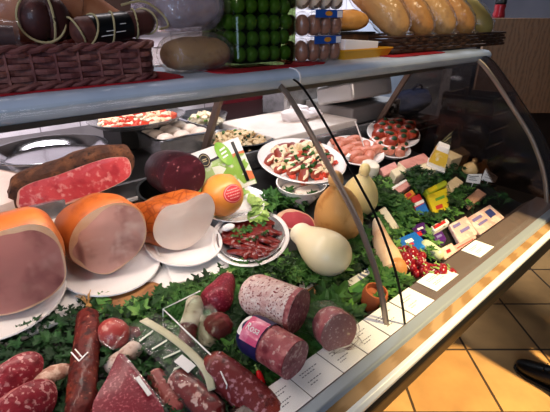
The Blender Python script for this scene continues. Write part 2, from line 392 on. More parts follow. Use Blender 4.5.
for x in (XS, XE):
    b = MB(); b.tube(bar_path(x, (-.001, 0)), .0022, .004, n=6, up=V((1, 0, 0))); part('glass_edge_seal', b, BLACK, ctr, True)
for x in (X0, XS, XE-.02):
    b = MB(); b.bar((x, 1.075, 1.285), (x, 1.262, .955), .024, .014, V((1, 0, 0))); part('rear_strut', b, mat('strut_metal', '#6d5a50', .4, metal=.7), ctr, False)
eg = MB(); pl = [V((XE-.004, p.y, p.z)) for p in prof[1:]]+[V((XE-.004, 1.25, .80)), V((XE-.004, 1.25, .97)), V((XE-.004, 1.09, 1.286))]
eg.prism(pl, (.006, 0, 0)); part('end_glass', eg, film_mat('smoked_glass', '#c0b4ac', .04, 1.3, graze=.5), ctr, False)

# rear work surface
WZ = .95
wt = thing('worktop', 'steel preparation worktop running behind the display counter', 'worktop', (.7, 1.6, 0), deck=False)
part('top', MB().box((1.2125, 1.775, WZ-.015), (1.885, .98, .03)), STEELDK, wt, False, bevel=.004)
part('body', MB().box((1.2125, 1.80, .46), (1.85, .90, .92)), CABM, wt, False)

# background pieces
mar = thing('wall_cabinet', 'dark red cabinet against tiled wall behind the cutting board', 'cabinet', (1.95, 2.3, 0), deck=False)
c0 = AY(224, 94, 2.30); c1 = AY(264, 130, 2.30)
MAROON = mat('maroon_paint', '#5c0f1a', .5, [('noise', 3, '#45090f', .4, .7)])
part('body', MB().box(((c0.x+c1.x)/2, 2.34, .63), (c1.x-c0.x, .1, 1.26)), MAROON, mar, False, bevel=.004)
part('side_frame', MB().box((c1.x+.03, 2.32, .64), (.06, .13, 1.28)), mat('dark_frame', '#241a1a', .5), mar, False)
# pale panel behind the slicer
b0 = AY(377, 70, 2.1); b1 = AY(449, 70, 2.1)
struct('trim_2', MB().box(((b0.x+b1.x)/2+.05, 2.3, .75), (b1.x-b0.x+.25, .1, 1.5)), mat('pale_panel', '#b4bccc', .6, [('noise', 4, '#a2aabc', .4, .7)]))

# wood panelled counter beyond the end of the case
WOODP = mat('oak_panel', '#7d6450', .45, [('wave', 5, '#685342', .3, .8, 9), ('noise', 30, '#806049', .45, .7)], stretch=(3, 3, 1.2))
def Fr(r, f, z): return CR*r + V((CF.x, CF.y, 0)).normalized()*f + V((0, 0, z))
def FD(px, py, f):                       # point on the vertical plane at distance f square to the view
    d = ray(px, py); fh = V((CF.x, CF.y, 0)).normalized(); return CAM + d*(f/d.dot(fh))
fw = V((CF.x, CF.y, 0)).normalized()
wp = thing('wood_counter', 'tall wooden panelled counter standing past the far end of the glass case', 'counter', FD(540, 60, 3.0)*1, deck=False)
a = FD(488, 18, 3.0); b = FD(640, 18, 3.0); c = FD(537, 113, 3.0)
pan = MB(); pan.prism([V((a.x, a.y, a.z)), V((b.x, b.y, b.z)), V((b.x, b.y, c.z)), V((a.x, a.y, c.z))], fw*.03); part('panel', pan, WOODP, wp, False, bevel=.003)
bod = MB(); bod.prism([V((a.x, a.y, .0))+fw*.09, V((b.x, b.y, .0))+fw*.09, V((b.x, b.y, a.z-.01))+fw*.09, V((a.x, a.y, a.z-.01))+fw*.09], fw*.35); part('body', bod, mat('dark_body', '#1a1210', .6), wp, False)
# dark crates stacked beyond the end glass
CRATE = mat('crate_wood', '#3a2417', .7, [('noise', 12, '#271710', .4, .7)], bump=(30, .4))
def crate(cx, cy, z0, lx, ly, hz, lab):
    t = thing('crate', lab, 'crate', (cx, cy, z0), 'dark crates beyond the case', deck=False)
    ns = 4
    for k in range(ns):
        zz = z0+hz*(k+.5)/ns; s = MB()
        for sx, sy, dx, dy in ((0, -1, lx, .014), (0, 1, lx, .014), (-1, 0, .014, ly), (1, 0, .014, ly)): s.box((cx+sx*lx/2, cy+sy*ly/2, zz), (dx, dy, hz/ns*.74))
        part('slat_band', s, CRATE, t, False)
    for sx in (-1, 1):
        for sy in (-1, 1): part('corner_post', MB().box((cx+sx*(lx/2-.018), cy+sy*(ly/2-.018), z0+hz/2), (.03, .03, hz)), CRATE, t, False)
    part('base', MB().box((cx, cy, z0+.012), (lx-.02, ly-.02, .014)), CRATE, t, False)
crate(2.36, .98, 0.0, .27, .28, .40, 'dark slatted crate on the floor, bottom of the stack past the end glass')
crate(2.36, .98, .40, .27, .28, .36, 'dark slatted crate in the middle of the stack past the end glass')
crate(2.36, .98, .76, .26, .27, .34, 'dark slatted crate topping the stack past the end glass')

# ------------------------------------------------------------------ the customer at the far end
TROUS = mat('dark_cloth', '#141316', .85, bump=(60, .3)); LEATH = mat('black_leather', '#14110f', .38, bump=(120, .15))
SKIN = mat('skin', '#b98a70', .5, sss=.1); HAIR = mat('dark_hair', '#1d1511', .6)
px_, py_ = 1.885, .14
per = thing('person', 'person in dark clothes and black shoes standing at the counter', 'person', (px_, py_, 0), deck=False)
bv = [(0, 0, .93), (0, .005, 1.12), (0, .0, 1.32), (0, 0, 1.44), (0, .01, 1.50), (0, .015, 1.56), (0, .025, 1.66), (0, .02, 1.74),
      (-.09, .0, .88), (-.095, .012, .48), (-.095, -.02, .10), (-.095, .06, .04), (.09, 0, .88), (.095, -.068, .48), (.095, -.18, .10), (.095, -.10, .04),
      (-.17, 0, 1.40), (-.21, -.02, 1.12), (-.20, .06, .90), (-.195, .1, .80), (.17, 0, 1.40), (.21, -.02, 1.12), (.20, .06, .90), (.195, .1, .80)]
be = [(0, 1), (1, 2), (2, 3), (3, 4), (4, 5), (5, 6), (6, 7), (0, 8), (8, 9), (9, 10), (10, 11), (0, 12), (12, 13), (13, 14), (14, 15), (3, 16), (16, 17), (17, 18), (18, 19), (3, 20), (20, 21), (21, 22), (22, 23)]
br = [(.15, .11), (.13, .10), (.16, .11), (.10, .08), (.055, .055), (.06, .07), (.078, .095), (.05, .06)]+[(.085, .085), (.058, .06), (.04, .042), (.04, .03)]*2+[(.06, .06), (.043, .043), (.03, .03), (.03, .018)]*2
for sd, wi in ((-1, 19), (1, 23)):            # palm, four fingers and a thumb on each hand, slightly curled
    x, y, z = bv[wi]
    for dx, ln, r0 in ((-.027, .060, .0085), (-.009, .072, .009), (.009, .067, .0088), (.027, .052, .0078)):
        k = len(bv); bv += [(x+dx*.3, y+dx+.004, z-.03), (x+dx*.3-sd*.004, y+dx*1.1+.008, z-.03-ln*.5), (x+dx*.3-sd*.018, y+dx*1.1+.012, z-.03-ln*.92)]
        be += [(wi, k), (k, k+1), (k+1, k+2)]; br += [(r0*1.1, r0*1.1), (r0, r0), (r0*.8, r0*.8)]
    k = len(bv); bv += [(x-sd*.012, y+.034, z+.004), (x-sd*.020, y+.052, z-.026), (x-sd*.026, y+.056, z-.05)]
    be += [(wi, k), (k, k+1), (k+1, k+2)]; br += [(.012, .012), (.0105, .0105), (.0085, .0085)]
me = bpy.data.meshes.new('body'); me.from_pydata(bv, be, []); me.materials.append(SKIN)
bo = bpy.data.objects.new('body', me); COL.objects.link(bo); bo.parent = per; ORG[bo] = ORG[per]
q = bo.modifiers.new('skin', 'SKIN'); bo.modifiers.new('sub', 'SUBSURF').render_levels = 2
for i, (rx, ry) in enumerate(br): me.skin_vertices[0].data[i].radius = (rx, ry)
me.skin_vertices[0].data[0].use_root = True
pp = V((px_, py_, 0))
STEP = {-1: 0, 1: -.16}
pbase = pp
for s in (-1, 1):
    pp = pbase+V((0, STEP[s], 0))
    t = MB(); t.tube([pbase+V((s*.075, 0, .98)), pbase+V((s*.09, STEP[s]*.15, .86)), pbase+V((s*.095, .012+STEP[s]*.5, .5)), pp+V((s*.095, -.015, .25)), pp+V((s*.095, -.02, .085))], [.12, .115, .088, .078, .078], n=20, up=V((1, 0, 0)), jit=.05)
    part('trouser_leg', t, TROUS, per)
    so = MB(); pts = []; 
    ctrs = [(-.085, .045, .032, .045), (-.06, .055, .038, .055), (0, .058, .038, .056), (.06, .05, .042, .046), (.12, .04, .048, .036), (.165, .034, .046, .03), (.195, .028, .034, .024), (.208, .024, .012, .016)]
    so.tube([pp+V((s*.095, y, z)) for y, z, _, _ in ctrs], [c[2] for c in ctrs], [c[3] for c in ctrs], n=18, up=V((0, 0, 1)))
    sh_ = part('shoe', so, LEATH, per, sub=1)
    sl = MB(); out = [(-.034, -.085), (.034, -.085), (.04, 0), (.046, .1), (.048, .15), (.036, .19), (.012, .213), (-.012, .213), (-.036, .19), (-.048, .15), (-.046, .1), (-.04, 0)]
    sl.prism([pp+V((s*.095+x, y, .0)) for x, y in out], (0, 0, .014)); part('sole', sl, BLACK, sh_, False, bevel=.003)
    lc = MB()
    for k in range(4): y = .035+k*.022; lc.tube([pp+V((s*.095-.03, y, .098-k*.006)), pp+V((s*.095, y+.004, .112-k*.010)), pp+V((s*.095+.03, y, .098-k*.006))], .0022, n=6)
    part('laces', lc, BLACK, sh_)
pp = pbase
ct = MB(); ct.tube([pp+V((0, 0, .82)), pp+V((0, 0, 1.0)), pp+V((0, 0, 1.2)), pp+V((0, 0, 1.38)), pp+V((0, .005, 1.46)), pp+V((0, .008, 1.50))], [.20, .19, .19, .235, .17, .085], [.14, .135, .14, .16, .13, .09], n=24, up=V((0, 1, 0)), jit=.05)
for s in (-1, 1): ct.tube([pp+V((s*.16, 0, 1.41)), pp+V((s*.21, -.02, 1.12)), pp+V((s*.203, .06, .90))], [.095, .068, .050], n=14, up=V((0, 1, 0)))
part('coat', ct, TROUS, per)
hr = MB(); hr.ball(pp+V((0, .008, 1.70)), .088, .105, .10, jit=.08); part('hair', hr, HAIR, per)
EYEM = mat('eye', '#e8e4dc', .2)
for s_ in (-1, 1):
    part('eye', MB().ball(pp+V((s_*.03, .105, 1.655)), .009), EYEM, per)
    part('ear', MB().ball(pp+V((s_*.078, .01, 1.64)), .012, .022, .032), SKIN, per)
part('nose', MB().ball(pp+V((0, .122, 1.63)), .012, .016, .02), SKIN, per)
part('mouth', MB().ball(pp+V((0, .112, 1.595)), .022, .008, .006), mat('lips', '#9a5a4c', .5), per)

# ------------------------------------------------------------------ builders for food
def plate(cx, cy, r, lab, grp=None, name='plate', m=WHITE, w=.004, sy=1, rot=0, depth=.016, rim=None):
    c = P(cx, cy, w); b = MB()
    b.lathe([(r*.6, 0), (r*.62, .002), (r*.75, .003), (r*.97, depth), (r, depth+.002), (r*.985, depth+.005), (r*.75, .008), (r*.6, .006), (.001, .006)], c, 48, 1, sy, rot)
    if rim:
        t = thing(name, lab, 'plate', c, grp); part('dish', b, m, t); part('crest', rim(c), mat('plate_crest', '#b0455a', .4), t, label='small red crest on the plate rim'); return t
    return solo(name, b, m, lab, 'plate', c, grp)
def board(cx, cy, lx, ly, th, ang, m, lab, cat, name, w=.002):
    c = P(cx, cy, w); b = MB(); b.box(c+V((0, 0, th/2)), (lx, ly, th), Matrix.Rotation(ang, 3, 'Z'))
    return solo(name, b, m, lab, cat, c, smooth=False, bevel=min(.006, th*.4))
def outline3(px, p0, n, cnt=56): return smoothloop([PP(x, y, p0, n) for x, y in px], cnt)
def cut_block(root, loop, back, stations, rind, meat, fatm=None, fat=.12, jit=.05, fatfn=None, names=('rind', 'fat_rim', 'cut_face'), bulge=.0025, zmin=None):
    """body behind an outlined cut face: loop swept along back, scaled per station (t, scale, lift)"""
    n = len(loop); c = sum(loop, V())/n; back = V(back); nor = -back.normalized(); rings = []
    for t, s, lift in stations:
        o = c+back*t+V((0, 0, lift)); rings.append([o+(p-c)*s*(1+(jit*noise.noise((p+back*t)*18) if t > 0 else 0)) for p in loop])
    if zmin is not None: rings = [[V((p.x, p.y, max(p.z, zmin))) for p in r] for r in rings]
    b = MB(); b.add([p for r in rings for p in r]+[c+back*stations[-1][0]*1.0+V((0, 0, stations[-1][2]))], [(i*n+k, i*n+(k+1) % n, (i+1)*n+(k+1) % n, (i+1)*n+k) for i in range(len(rings)-1) for k in range(n)]+[((len(rings)-1)*n+k, (len(rings)-1)*n+(k+1) % n, len(rings)*n) for k in range(n)])
    part(names[0], b, rind, root)
    if fatfn is None: fatfn = lambda p: fat
    inner = [c+(p-c)*(1-max(.012, fatfn(p-c)*(1+.9*noise.noise(p*22)))) for p in loop]
    if fatm:
        f = MB(); f.add(loop+inner, [(k, (k+1) % n, n+(k+1) % n, n+k) for k in range(n)]); part(names[1], f, fatm, root)
    else: inner = loop
    g = MB(); R = 7; vs = []
    for i in range(R):
        s = 1-i/R; vs += [c+(p-c)*s+nor*(bulge*(1-s*s)+.0018*noise.noise(p*30*s)*(1 if i else 0)) for p in inner]
    vs.append(c+nor*bulge)
    g.add(vs, [(i*n+k, i*n+(k+1) % n, (i+1)*n+(k+1) % n, (i+1)*n+k) for i in range(R-1) for k in range(n)]+[((R-1)*n+k, (R-1)*n+(k+1) % n, R*n) for k in range(n)])
    part(names[2], g, meat, root)
def sausage(root, pts, r, skin, n=22, cutm=None, ends=(1, 1), jit=.04, js=1.0, prof=None, name='casing', flat=1.0, facew=.0):
    """ends: 1 rounded, 0 cut (a cut face part)"""
    pts = curve(pts, 22); m = len(pts)-1; L = sum((pts[i+1]-pts[i]).length for i in range(m)); rr = []
    for i in range(m+1):
        t = i/m; s = prof(t) if prof else 1.0
        d0, d1 = t*L, (1-t)*L
        if ends[0] and d0 < r: s *= sqrt(max(.02, 1-(1-d0/r)**2))
        if ends[1] and d1 < r: s *= sqrt(max(.02, 1-(1-d1/r)**2))
        rr.append(r*s)
    b = MB(); b.tube(pts, rr, [q*flat for q in rr], n, jit=jit, js=js); part(name, b, skin, root)
    for e, (p, q, rad) in ((0, (pts[0], pts[1], rr[0])), (1, (pts[-1], pts[-2], rr[-1]))):
        if ends[e] == 0:
            d = (p-q).normalized(); x = d.cross(V((0, 0, 1))); x.normalize(); y = x.cross(d); g = MB(); vs = []; R = 6
            base = b.v[0:n] if e == 0 else b.v[-n:]
            for i in range(R): s = 1-i/R; vs += [p+(v_-p)*s*(.99 if i == 0 else 1)+d*(.0012+.002*(1-s)) for v_ in base]
            vs.append(p+d*.0032); g.add(vs, [(i*n+k, i*n+(k+1) % n, (i+1)*n+(k+1) % n, (i+1)*n+k) for i in range(R-1) for k in range(n)]+[((R-1)*n+k, (R-1)*n+(k+1) % n, R*n) for k in range(n)])
            part('cut_face', g, cutm, root)
    return pts, rr

# ------------------------------------------------------------------ meats, upper row
RIND = mat('orange_rind', '#a3521f', .5, [('noise', 8, '#b56e36', .44, .66), ('noise', 24, '#853a14', .54, .72)], coat=.2, bump=(40, .2))
FATM = mat('pale_fat', '#dcb493', .5, [('noise', 14, '#cf9468', .45, .68)], coat=.15)
HAMM = mat('cooked_ham', '#cf9a8c', .45, [('noise', 12, '#a8746b', .50, .64), ('noise', 9, '#e6c4b6', .55, .64, 3), ('noise', 30, '#d6ae9f', .55, .7), ('wave', 1.5, '#a06a62', .94, 1.0, 12)], coat=.2)
HAMD = mat('cooked_ham_dark', '#b3736a', .45, [('noise', 10, '#8d544f', .50, .64), ('noise', 8, '#cf9c8f', .56, .65, 3), ('noise', 30, '#ad7468', .55, .7), ('wave', 1.4, '#6f3f3d', .94, 1.0, 12)], coat=.2)
RAW = mat('raw_ham', '#cf484a', .42, [('noise', 8, '#ad2f38', .45, .68), ('noise', 60, '#e08a82', .54, .68), ('noise', 26, '#a82a32', .52, .68), ('noise', 5, '#cf6e68', .60, .66, 8)], coat=.3)
CRUST = mat('pepper_crust', '#4a2b1c', .8, [('noise', 30, '#7a4a2c', .45, .65), ('noise', 60, '#24130c', .5, .7)], bump=(70, .9))

# large cooked ham, cut face cropped by the frame
hb = tall(30, 312, 262, .03)
c = P(20, 318, .03); nrm = V((-.42, -.86, .12)).normalized()
t = thing('cooked_ham', 'large dark pink cooked ham with orange rind, largest of the hams', 'ham', c)
lp = outline3([(-46, 252), (-20, 238), (8, 229), (32, 224), (50, 229), (60, 243), (65, 260), (66, 276), (60, 288), (42, 302), (16, 313), (-20, 317), (-44, 305), (-55, 276)], c, nrm)
cut_block(t, lp, V((.20, .97, 0))*.22, [(0, 1, 0), (.05, 1.02, .002), (.22, 1.03, -.002), (.45, .97, -.018), (.72, .80, -.05), (.92, .55, -.08), (1, .3, -.10)], RIND, HAMD, FATM, zmin=.032, fatfn=lambda d: .035+.07*max(0, d.normalized().z)**1.5)
plate(-4, 297, .15, 'white oval plate under the largest cooked ham', 'serving plates', w=.016)
board(8, 306, .30, .24, .012, .05, PLASTICW, 'white slab under the plate of the largest cooked ham', 'board', 'cutting_board')

# cooked ham on crested plate
c = P(106, 277, .026); nrm = V((-.30, -.92, .10)).normalized()
t = thing('cooked_ham', 'round grey-pink cooked ham with pale fat rim on a crested plate', 'ham', c)
lp = outline3([(69, 249), (71, 236), (79, 222), (93, 211), (109, 204), (125, 203), (139, 210), (146, 225), (145, 241), (137, 254), (123, 266), (109, 274), (95, 273), (82, 267), (72, 259)], c, nrm)
cut_block(t, lp, V((-.10, .99, 0))*.19, [(0, 1, 0), (.06, 1.04, .001), (.25, 1.05, -.004), (.5, .96, -.02), (.75, .78, -.045), (.92, .55, -.07), (1, .3, -.085)], RIND, HAMM, FATM, zmin=.026, fatfn=lambda d: .035+.20*max(0, (d.normalized()).dot(V((-.75, 0, .55)))))
def crest(c):
    b = MB()
    for k in range(5): a = -.42+k*.07; b.ball(c+V((.118*cos(a), .118*sin(a), .0165)), .0045, .0045, .0012, 8, 4)
    return b
plate(110, 266, .128, 'white plate with small red crest under the round cooked ham', 'serving plates', w=.014, rim=crest)
board(122, 283, .22, .17, .010, .0, PLASTICW, 'white slab under the crested plate', 'board', 'cutting_board')

# pale turkey roll
TURK = mat('turkey_meat', '#f2dccb', .45, [('noise', 7, '#e3bfac', .45, .68), ('vor', 10, '#c08a80', .06, .0)], coat=.2)
NETR = mat('netted_orange_rind', '#a8541e', .45, [('edge', 42, '#7d3310', .10, .0), ('noise', 12, '#c07a38', .5, .7)], coat=.35, bump=(60, .4))
c = P(178, 251, .034); nrm = V((-.28, -.93, .12)).normalized()
t = thing('turkey_roll', 'pale pink turkey roll with netted orange skin, cut face outward', 'cold cut', c)
lp = outline3([(155, 221), (160, 212), (168, 206), (185, 202), (196, 196), (206, 193), (212, 198), (215, 208), (212, 221), (204, 235), (193, 245), (179, 250), (165, 248), (156, 241), (153, 231)], c, nrm)
cut_block(t, lp, V((-.45, .89, 0))*.17, [(0, 1, 0), (.05, 1.03, 0), (.4, 1.0, -.012), (.75, .82, -.034), (.93, .6, -.05), (1, .3, -.06)], NETR, TURK, zmin=.036, names=('skin', 'fat_rim', 'cut_face'))
plate(184, 246, .108, 'small white plate under the turkey roll', 'serving plates', w=.024)
for k, wv in enumerate((.002, .013)): board(194+k*2, 268-k*6, .165, .15, .0095, -.35+.05*k, PLASTICW, ('lower', 'upper')[k]+' of two white slabs stacked under the turkey plate', 'board', 'cutting_board', w=wv)

# dark cured beef
BRES = mat('dark_cured_beef', '#280d14', .5, [('noise', 24, '#3c161f', .48, .68), ('noise', 70, '#6d3f42', .64, .7)], coat=.2, bump=(50, .3))
p0 = P(150, 203, .115); p1 = P(190, 203, .125)
t = thing('cured_beef', 'dark purple-brown cured beef log with glossy end above the turkey roll', 'cold cut', P(170, 205, .0))
r = .062; b = MB(); ax = V((-.06, -.95, .30)).normalized(); ctr_ = PP(185, 177, P(183, 212, .07), V((0, 1, 0)))-ax*.083
pts = [ctr_-ax*.085, ctr_-ax*.08, ctr_-ax*.065, ctr_-ax*.035, ctr_, ctr_+ax*.05, ctr_+ax*.075, ctr_+ax*.083]; SQ = 1.05
b.tube(pts, [.02, .045, .060, .068, .071, .072, .070, .066], [.02, .042, .055, .062, .066, .067, .066, .062], 30, jit=.04); part('crust', b, BRES, t)
g = MB(); e = ctr_+ax*.0835; x = ax.cross(V((0, 0, 1))).normalized(); y = x.cross(ax); n = 30
g.add([e+x*cos(2*pi*k/n)*.0655*s+y*sin(2*pi*k/n)*.0615*s+ax*.003*(1-s) for s in (1, .66, .33) for k in range(n)]+[e+ax*.003], [(i*n+k, i*n+(k+1) % n, (i+1)*n+(k+1) % n, (i+1)*n+k) for i in range(2) for k in range(n)]+[(2*n+k, 2*n+(k+1) % n, 3*n) for k in range(n)])
part('cut_face', g, mat('dark_beef_face', '#351018', .4, [('noise', 30, '#481a24', .5, .7), ('noise', 80, '#8d5a5c', .64, .7)], coat=.4), t)
lo = min(v_.z for v_ in b.v)
# block under the beef: white tub the log lies on
st = MB(); cb = V((ctr_.x-.01, ctr_.y+.02, 0)); st.lathe([(.075, .002), (.085, lo-.006), (.088, lo+.004), (.08, lo+.004), (.07, .01), (.001, .01)], cb, 32)
solo('tub', st, BLACK, 'black tub holding up the dark cured beef', 'tub', cb)

# raw cured ham with pepper crust
cB = P(70, 214, .02); nrm = V((-.50, -.80, .25)).normalized()
t = thing('cured_ham', 'big red raw cured ham half with dark pepper crust', 'ham', cB)
lp = outline3([(17, 197), (20, 189), (34, 182), (58, 175), (82, 166), (104, 159), (118, 157), (127, 158), (131, 166), (129, 177), (112, 187), (90, 196), (65, 205), (42, 211), (24, 211), (17, 206)], cB, nrm, 64)
cut_block(t, lp, V((.10, .99, .0))*.13, [(0, 1, 0), (.05, 1.05, .010), (.3, 1.04, .020), (.6, .9, .012), (.85, .62, -.008), (1, .3, -.03)], CRUST, RAW, mat('ham_fat_edge', '#d9a48e', .45, [('noise', 20, '#c98470', .45, .7)]), fatfn=lambda d: .015+.09*max(0, -d.normalized().z)**1.6, jit=.14)
board(82, 203, .36, .17, .014, .10, PLASTICW, 'white slab under the red cured ham', 'board', 'cutting_board')
# pale cheese wheel at the left edge
t = thing('round_cheese', 'pale pinkish cheese wheel at the frame edge behind the hams', 'cheese', P(4, 204, 0))
b = MB(); cc = P(-6, 212, 0)+V((0, .05, 0)); b.lathe([(.09, 0), (.112, .012), (.118, .03), (.112, .056), (.09, .064), (.001, .066)], cc, 40); part('rind', b, mat('pale_rind', '#dcc4b6', .55, [('noise', 12, '#cfb2a2', .45, .7)]), t)
b = MB(); b.tube([cc+V((.1175*cos(a), .1175*sin(a), .032)) for a in [2*pi*k/40 for k in range(40)]], .0016, n=6, close=True); part('string', b, mat('string', '#c8b48c', .8), t)

# ------------------------------------------------------------------ orange cheese ball on a salad plate, salad bag behind
cx = P(222, 216, .0); plate(229, 207, .115, 'white plate of lettuce under the orange cheese ball', 'serving plates', w=.034, depth=.02)
b = MB(); b.lathe([(.09, 0), (.125, .012), (.138, .028), (.141, .032), (.13, .030), (.09, .010), (.001, .008)], P(234, 213, .002), 48); solo('steel_dish', b, STEEL, 'shallow steel dish beneath the orange cheese plate', 'dish', P(234, 213, .002))
c = P(222, 214, .048); ORC = mat('orange_cheese', '#dd8a3a', .35, [('noise', 6, '#e8a55c', .45, .7)], coat=.4)
t = thing('cheese_ball', 'smooth orange cheese ball with round red label', 'cheese', c)
rz = (tall(222, 214, 178, .048)-.048)/2; cc = c+V((0, 0.008, rz)); rx = .066
b = MB(); b.ball(cc, rx, rx, rz, 32, 20); b.ball(cc+V((.045, .035, rz*.25)), .028, .028, .024, 16, 10); part('rind', b, ORC, t)
def onball(u, v_, k=1.0):
    z_ = V((.02, -.80, .55)).normalized(); x_ = V((0, 0, 1)).cross(z_).normalized(); y_ = z_.cross(x_)
    d = (z_+x_*u+y_*v_).normalized(); q = V((d.x*rx, d.y*rx, d.z*rz)); return cc+q*k
g = MB(); n = 28; g.add([onball(.58*s*cos(2*pi*k/n), .46*s*sin(2*pi*k/n), 1.015) for s in (1, .8, .6, .4, .2) for k in range(n)]+[onball(0, 0, 1.015)], [(i*n+k, i*n+(k+1) % n, (i+1)*n+(k+1) % n, (i+1)*n+k) for i in range(4) for k in range(n)]+[(4*n+k, 4*n+(k+1) % n, 5*n) for k in range(n)])
lb = part('label', g, mat('red_label', '#c72f38', .45), t, label='round red paper label')
g = MB()
for ring, (a1, a2) in ((.88, (0, 2*pi)),):
    m_ = 40; g.add([onball(.58*s*cos(2*pi*k/m_), .46*s*sin(2*pi*k/m_), 1.024) for k in range(m_) for s in (ring, ring-.06)], [(2*k, 2*k+1, (2*k+3) % (2*m_), (2*k+2) % (2*m_)) for k in range(m_)])
for row, wd in ((.20, .30), (.08, .40), (-.05, .36), (-.18, .26)):
    x = -wd
    while x < wd:
        l = random.uniform(.04, .11); g.add([onball(x, row-.022, 1.024), onball(min(wd, x+l), row-.022, 1.024), onball(min(wd, x+l), row+.03, 1.024), onball(x, row+.03, 1.024)], [(0, 1, 2, 3)]); x += l+.035
part('label_print', g, mat('pink_print', '#efa9a0', .5), lb)
random.seed(21)
b = MB(); pc = P(229, 207, .05)
for k in range(70):
    a = random.uniform(-1.4, 2.2); rr = random.uniform(.07, .108); b.leaf(pc+V((rr*cos(a), rr*sin(a), .0)), V((cos(a+random.uniform(-1, 1)), sin(a+random.uniform(-1, 1)), random.uniform(.1, .7))), V((0, 0, 1)), random.uniform(.022, .04), .03, .5, False)
solo('lettuce', b, LETT, 'shredded lettuce on the plate round the orange cheese', 'lettuce', pc, kind='stuff')
b = MB(); b.ball(P(218, 216, .058)+V((-.005, -.062, 0)), .024, .014, .010, 14, 8, jit=.25); solo('cheese_crumble', b, PAPER, 'white soft cheese piece in front of the orange cheese ball', 'cheese', P(218, 216, .055))

# salad bag: clear and white printed pouch leaning behind the cheese
bw = P(215, 196, .0); nrm = V((-.45, -.72, .53)).normalized()
c0 = P(222, 196, .03)
quad = [PP(x, y, c0, nrm) for x, y in ((174, 160), (238, 137), (257, 183), (193, 205))]
t = thing('salad_bag', 'plump salad bag, white and green print with black round emblem', 'salad bag', c0)
def bagpt(u, v_, off=0):
    a = quad[0].lerp(quad[1], u); b_ = quad[3].lerp(quad[2], u); p = a.lerp(b_, v_)
    return p+nrm*(off+.014*sin(pi*min(1, max(0, u)))*sin(pi*min(1, max(0, v_)))+.002*noise.noise(p*40))
SALP = mat('salad_print', '#dfe3d2', .3, [('cell', 22, '#8fb54e', .45, .5), ('cell', 17, '#dc7d50', .80, .83), ('noise', 20, '#f0ece4', .5, .6)], coat=.6)
b = MB(); b.sheet(lambda u, v_: bagpt(u, v_), 18, 14); b.sheet(lambda u, v_: bagpt(u, v_, 0)-nrm*(.03*sin(pi*u)*sin(pi*v_)+.004), 18, 14); part('pouch', b, SALP, t)
b = MB(); b.sheet(lambda u, v_: bagpt(u, v_*.28, .0025), 16, 6); part('header', b, PAPER, t, label='plain white top strip of the bag')
b = MB()
for aa in (0,):
    n = 26; b.add([bagpt(.40+.085*cos(2*pi*k/n)*s, .22+.15*sin(2*pi*k/n)*s, .006) for s in (1, .5) for k in range(n)]+[bagpt(.40, .22, .006)], [(k, (k+1) % n, n+(k+1) % n, n+k) for k in range(n)]+[(n+k, n+(k+1) % n, 2*n) for k in range(n)])
em = part('emblem', b, BLACK, t, label='black round emblem')
b = MB(); n = 26; b.add([bagpt(.40+.07*cos(2*pi*k/n)*s, .22+.122*sin(2*pi*k/n)*s, .0075) for k in range(n) for s in (1, .88)], [(2*k, 2*k+1, (2*k+3) % (2*n), (2*k+2) % (2*n)) for k in range(n)])
for r_ in (-.03, .01): b.sheet(lambda u, v_: bagpt(.365+.07*u, .22+r_+.02*v_, .0075), 4, 1)
part('emblem_print', b, mat('gold_print', '#a89870', .5), em)
b = MB(); b.sheet(lambda u, v_: bagpt(.0+.34*u, .25+.05*v_-.0*u, .004), 10, 2); b.sheet(lambda u, v_: bagpt(.45+.25*u, .25-.04*u+.05*v_, .004), 8, 2); b.sheet(lambda u, v_: bagpt(.86+.05*v_, .05+.85*u, .004), 14, 2); part('black_band', b, BLACK, t)
b = MB(); n = 24
for cu, cv, ru, rv in ((.70, .22, .10, .26),): b.add([bagpt(cu+ru*cos(2*pi*k/n)*s+.03*sin(2*pi*k/n), cv+rv*sin(2*pi*k/n)*s, .008) for s in (1, .5) for k in range(n)]+[bagpt(cu, cv, .008)], [(k, (k+1) % n, n+(k+1) % n, n+k) for k in range(n)]+[(n+k, n+(k+1) % n, 2*n) for k in range(n)])
lf = part('leaf_patch', b, mat('leaf_green_print', '#7fb536', .35, [('noise', 40, '#a7d055', .45, .7)]), t, label='bright green leaf-shaped print')
b = MB()
for r_ in (-.10, -.02, .06): b.sheet(lambda u, v_: bagpt(.655+.09*u+.005, .22+r_+.035*v_-.03*u, .0092), 5, 1)
part('leaf_print', b, PAPER, lf)

# ------------------------------------------------------------------ dried tomatoes in an oval steel dish on a white dish
dc = P(250, 244, .006)
t = thing('oval_dish', 'white oval dish with steel liner holding dried tomatoes', 'dish', dc)
b = MB(); b.lathe([(.085, 0), (.095, .002), (.142, .03), (.148, .034), (.142, .036), (.09, .008), (.001, .007)], dc, 48, 1, .76, .5); part('dish', b, WHITE, t)
b = MB(); b.lathe([(.08, .010), (.124, .030), (.128, .036), (.124, .037), (.08, .014), (.001, .013)], dc, 48, 1, .76, .5); part('liner', b, STEEL, t, label='thin steel liner')
TOM = mat('dried_tomato', '#6a140f', .35, [('noise', 25, '#93301a', .48, .66), ('noise', 50, '#3d090b', .52, .7)], coat=.5)
def strip(seed, L, r):
    b = MB(); rnd = random.Random(seed); pts = curve([V((-L/2, 0, 0)), V((-L/6, rnd.uniform(-.008, .008), rnd.uniform(.0, .006))), V((L/6, rnd.uniform(-.008, .008), .003)), V((L/2, rnd.uniform(-.006, .006), 0))], 8)
    b.tube(pts, [r*.4, r*.8, r, r*1.1, r*.9, r*1.1, r, r*.8, r*.3], [q*.55 for q in [r*.4, r*.8, r, r*1.1, r*.9, r*1.1, r, r*.8, r*.3]], 8, jit=.3, js=seed); return b
random.seed(5); protos = []
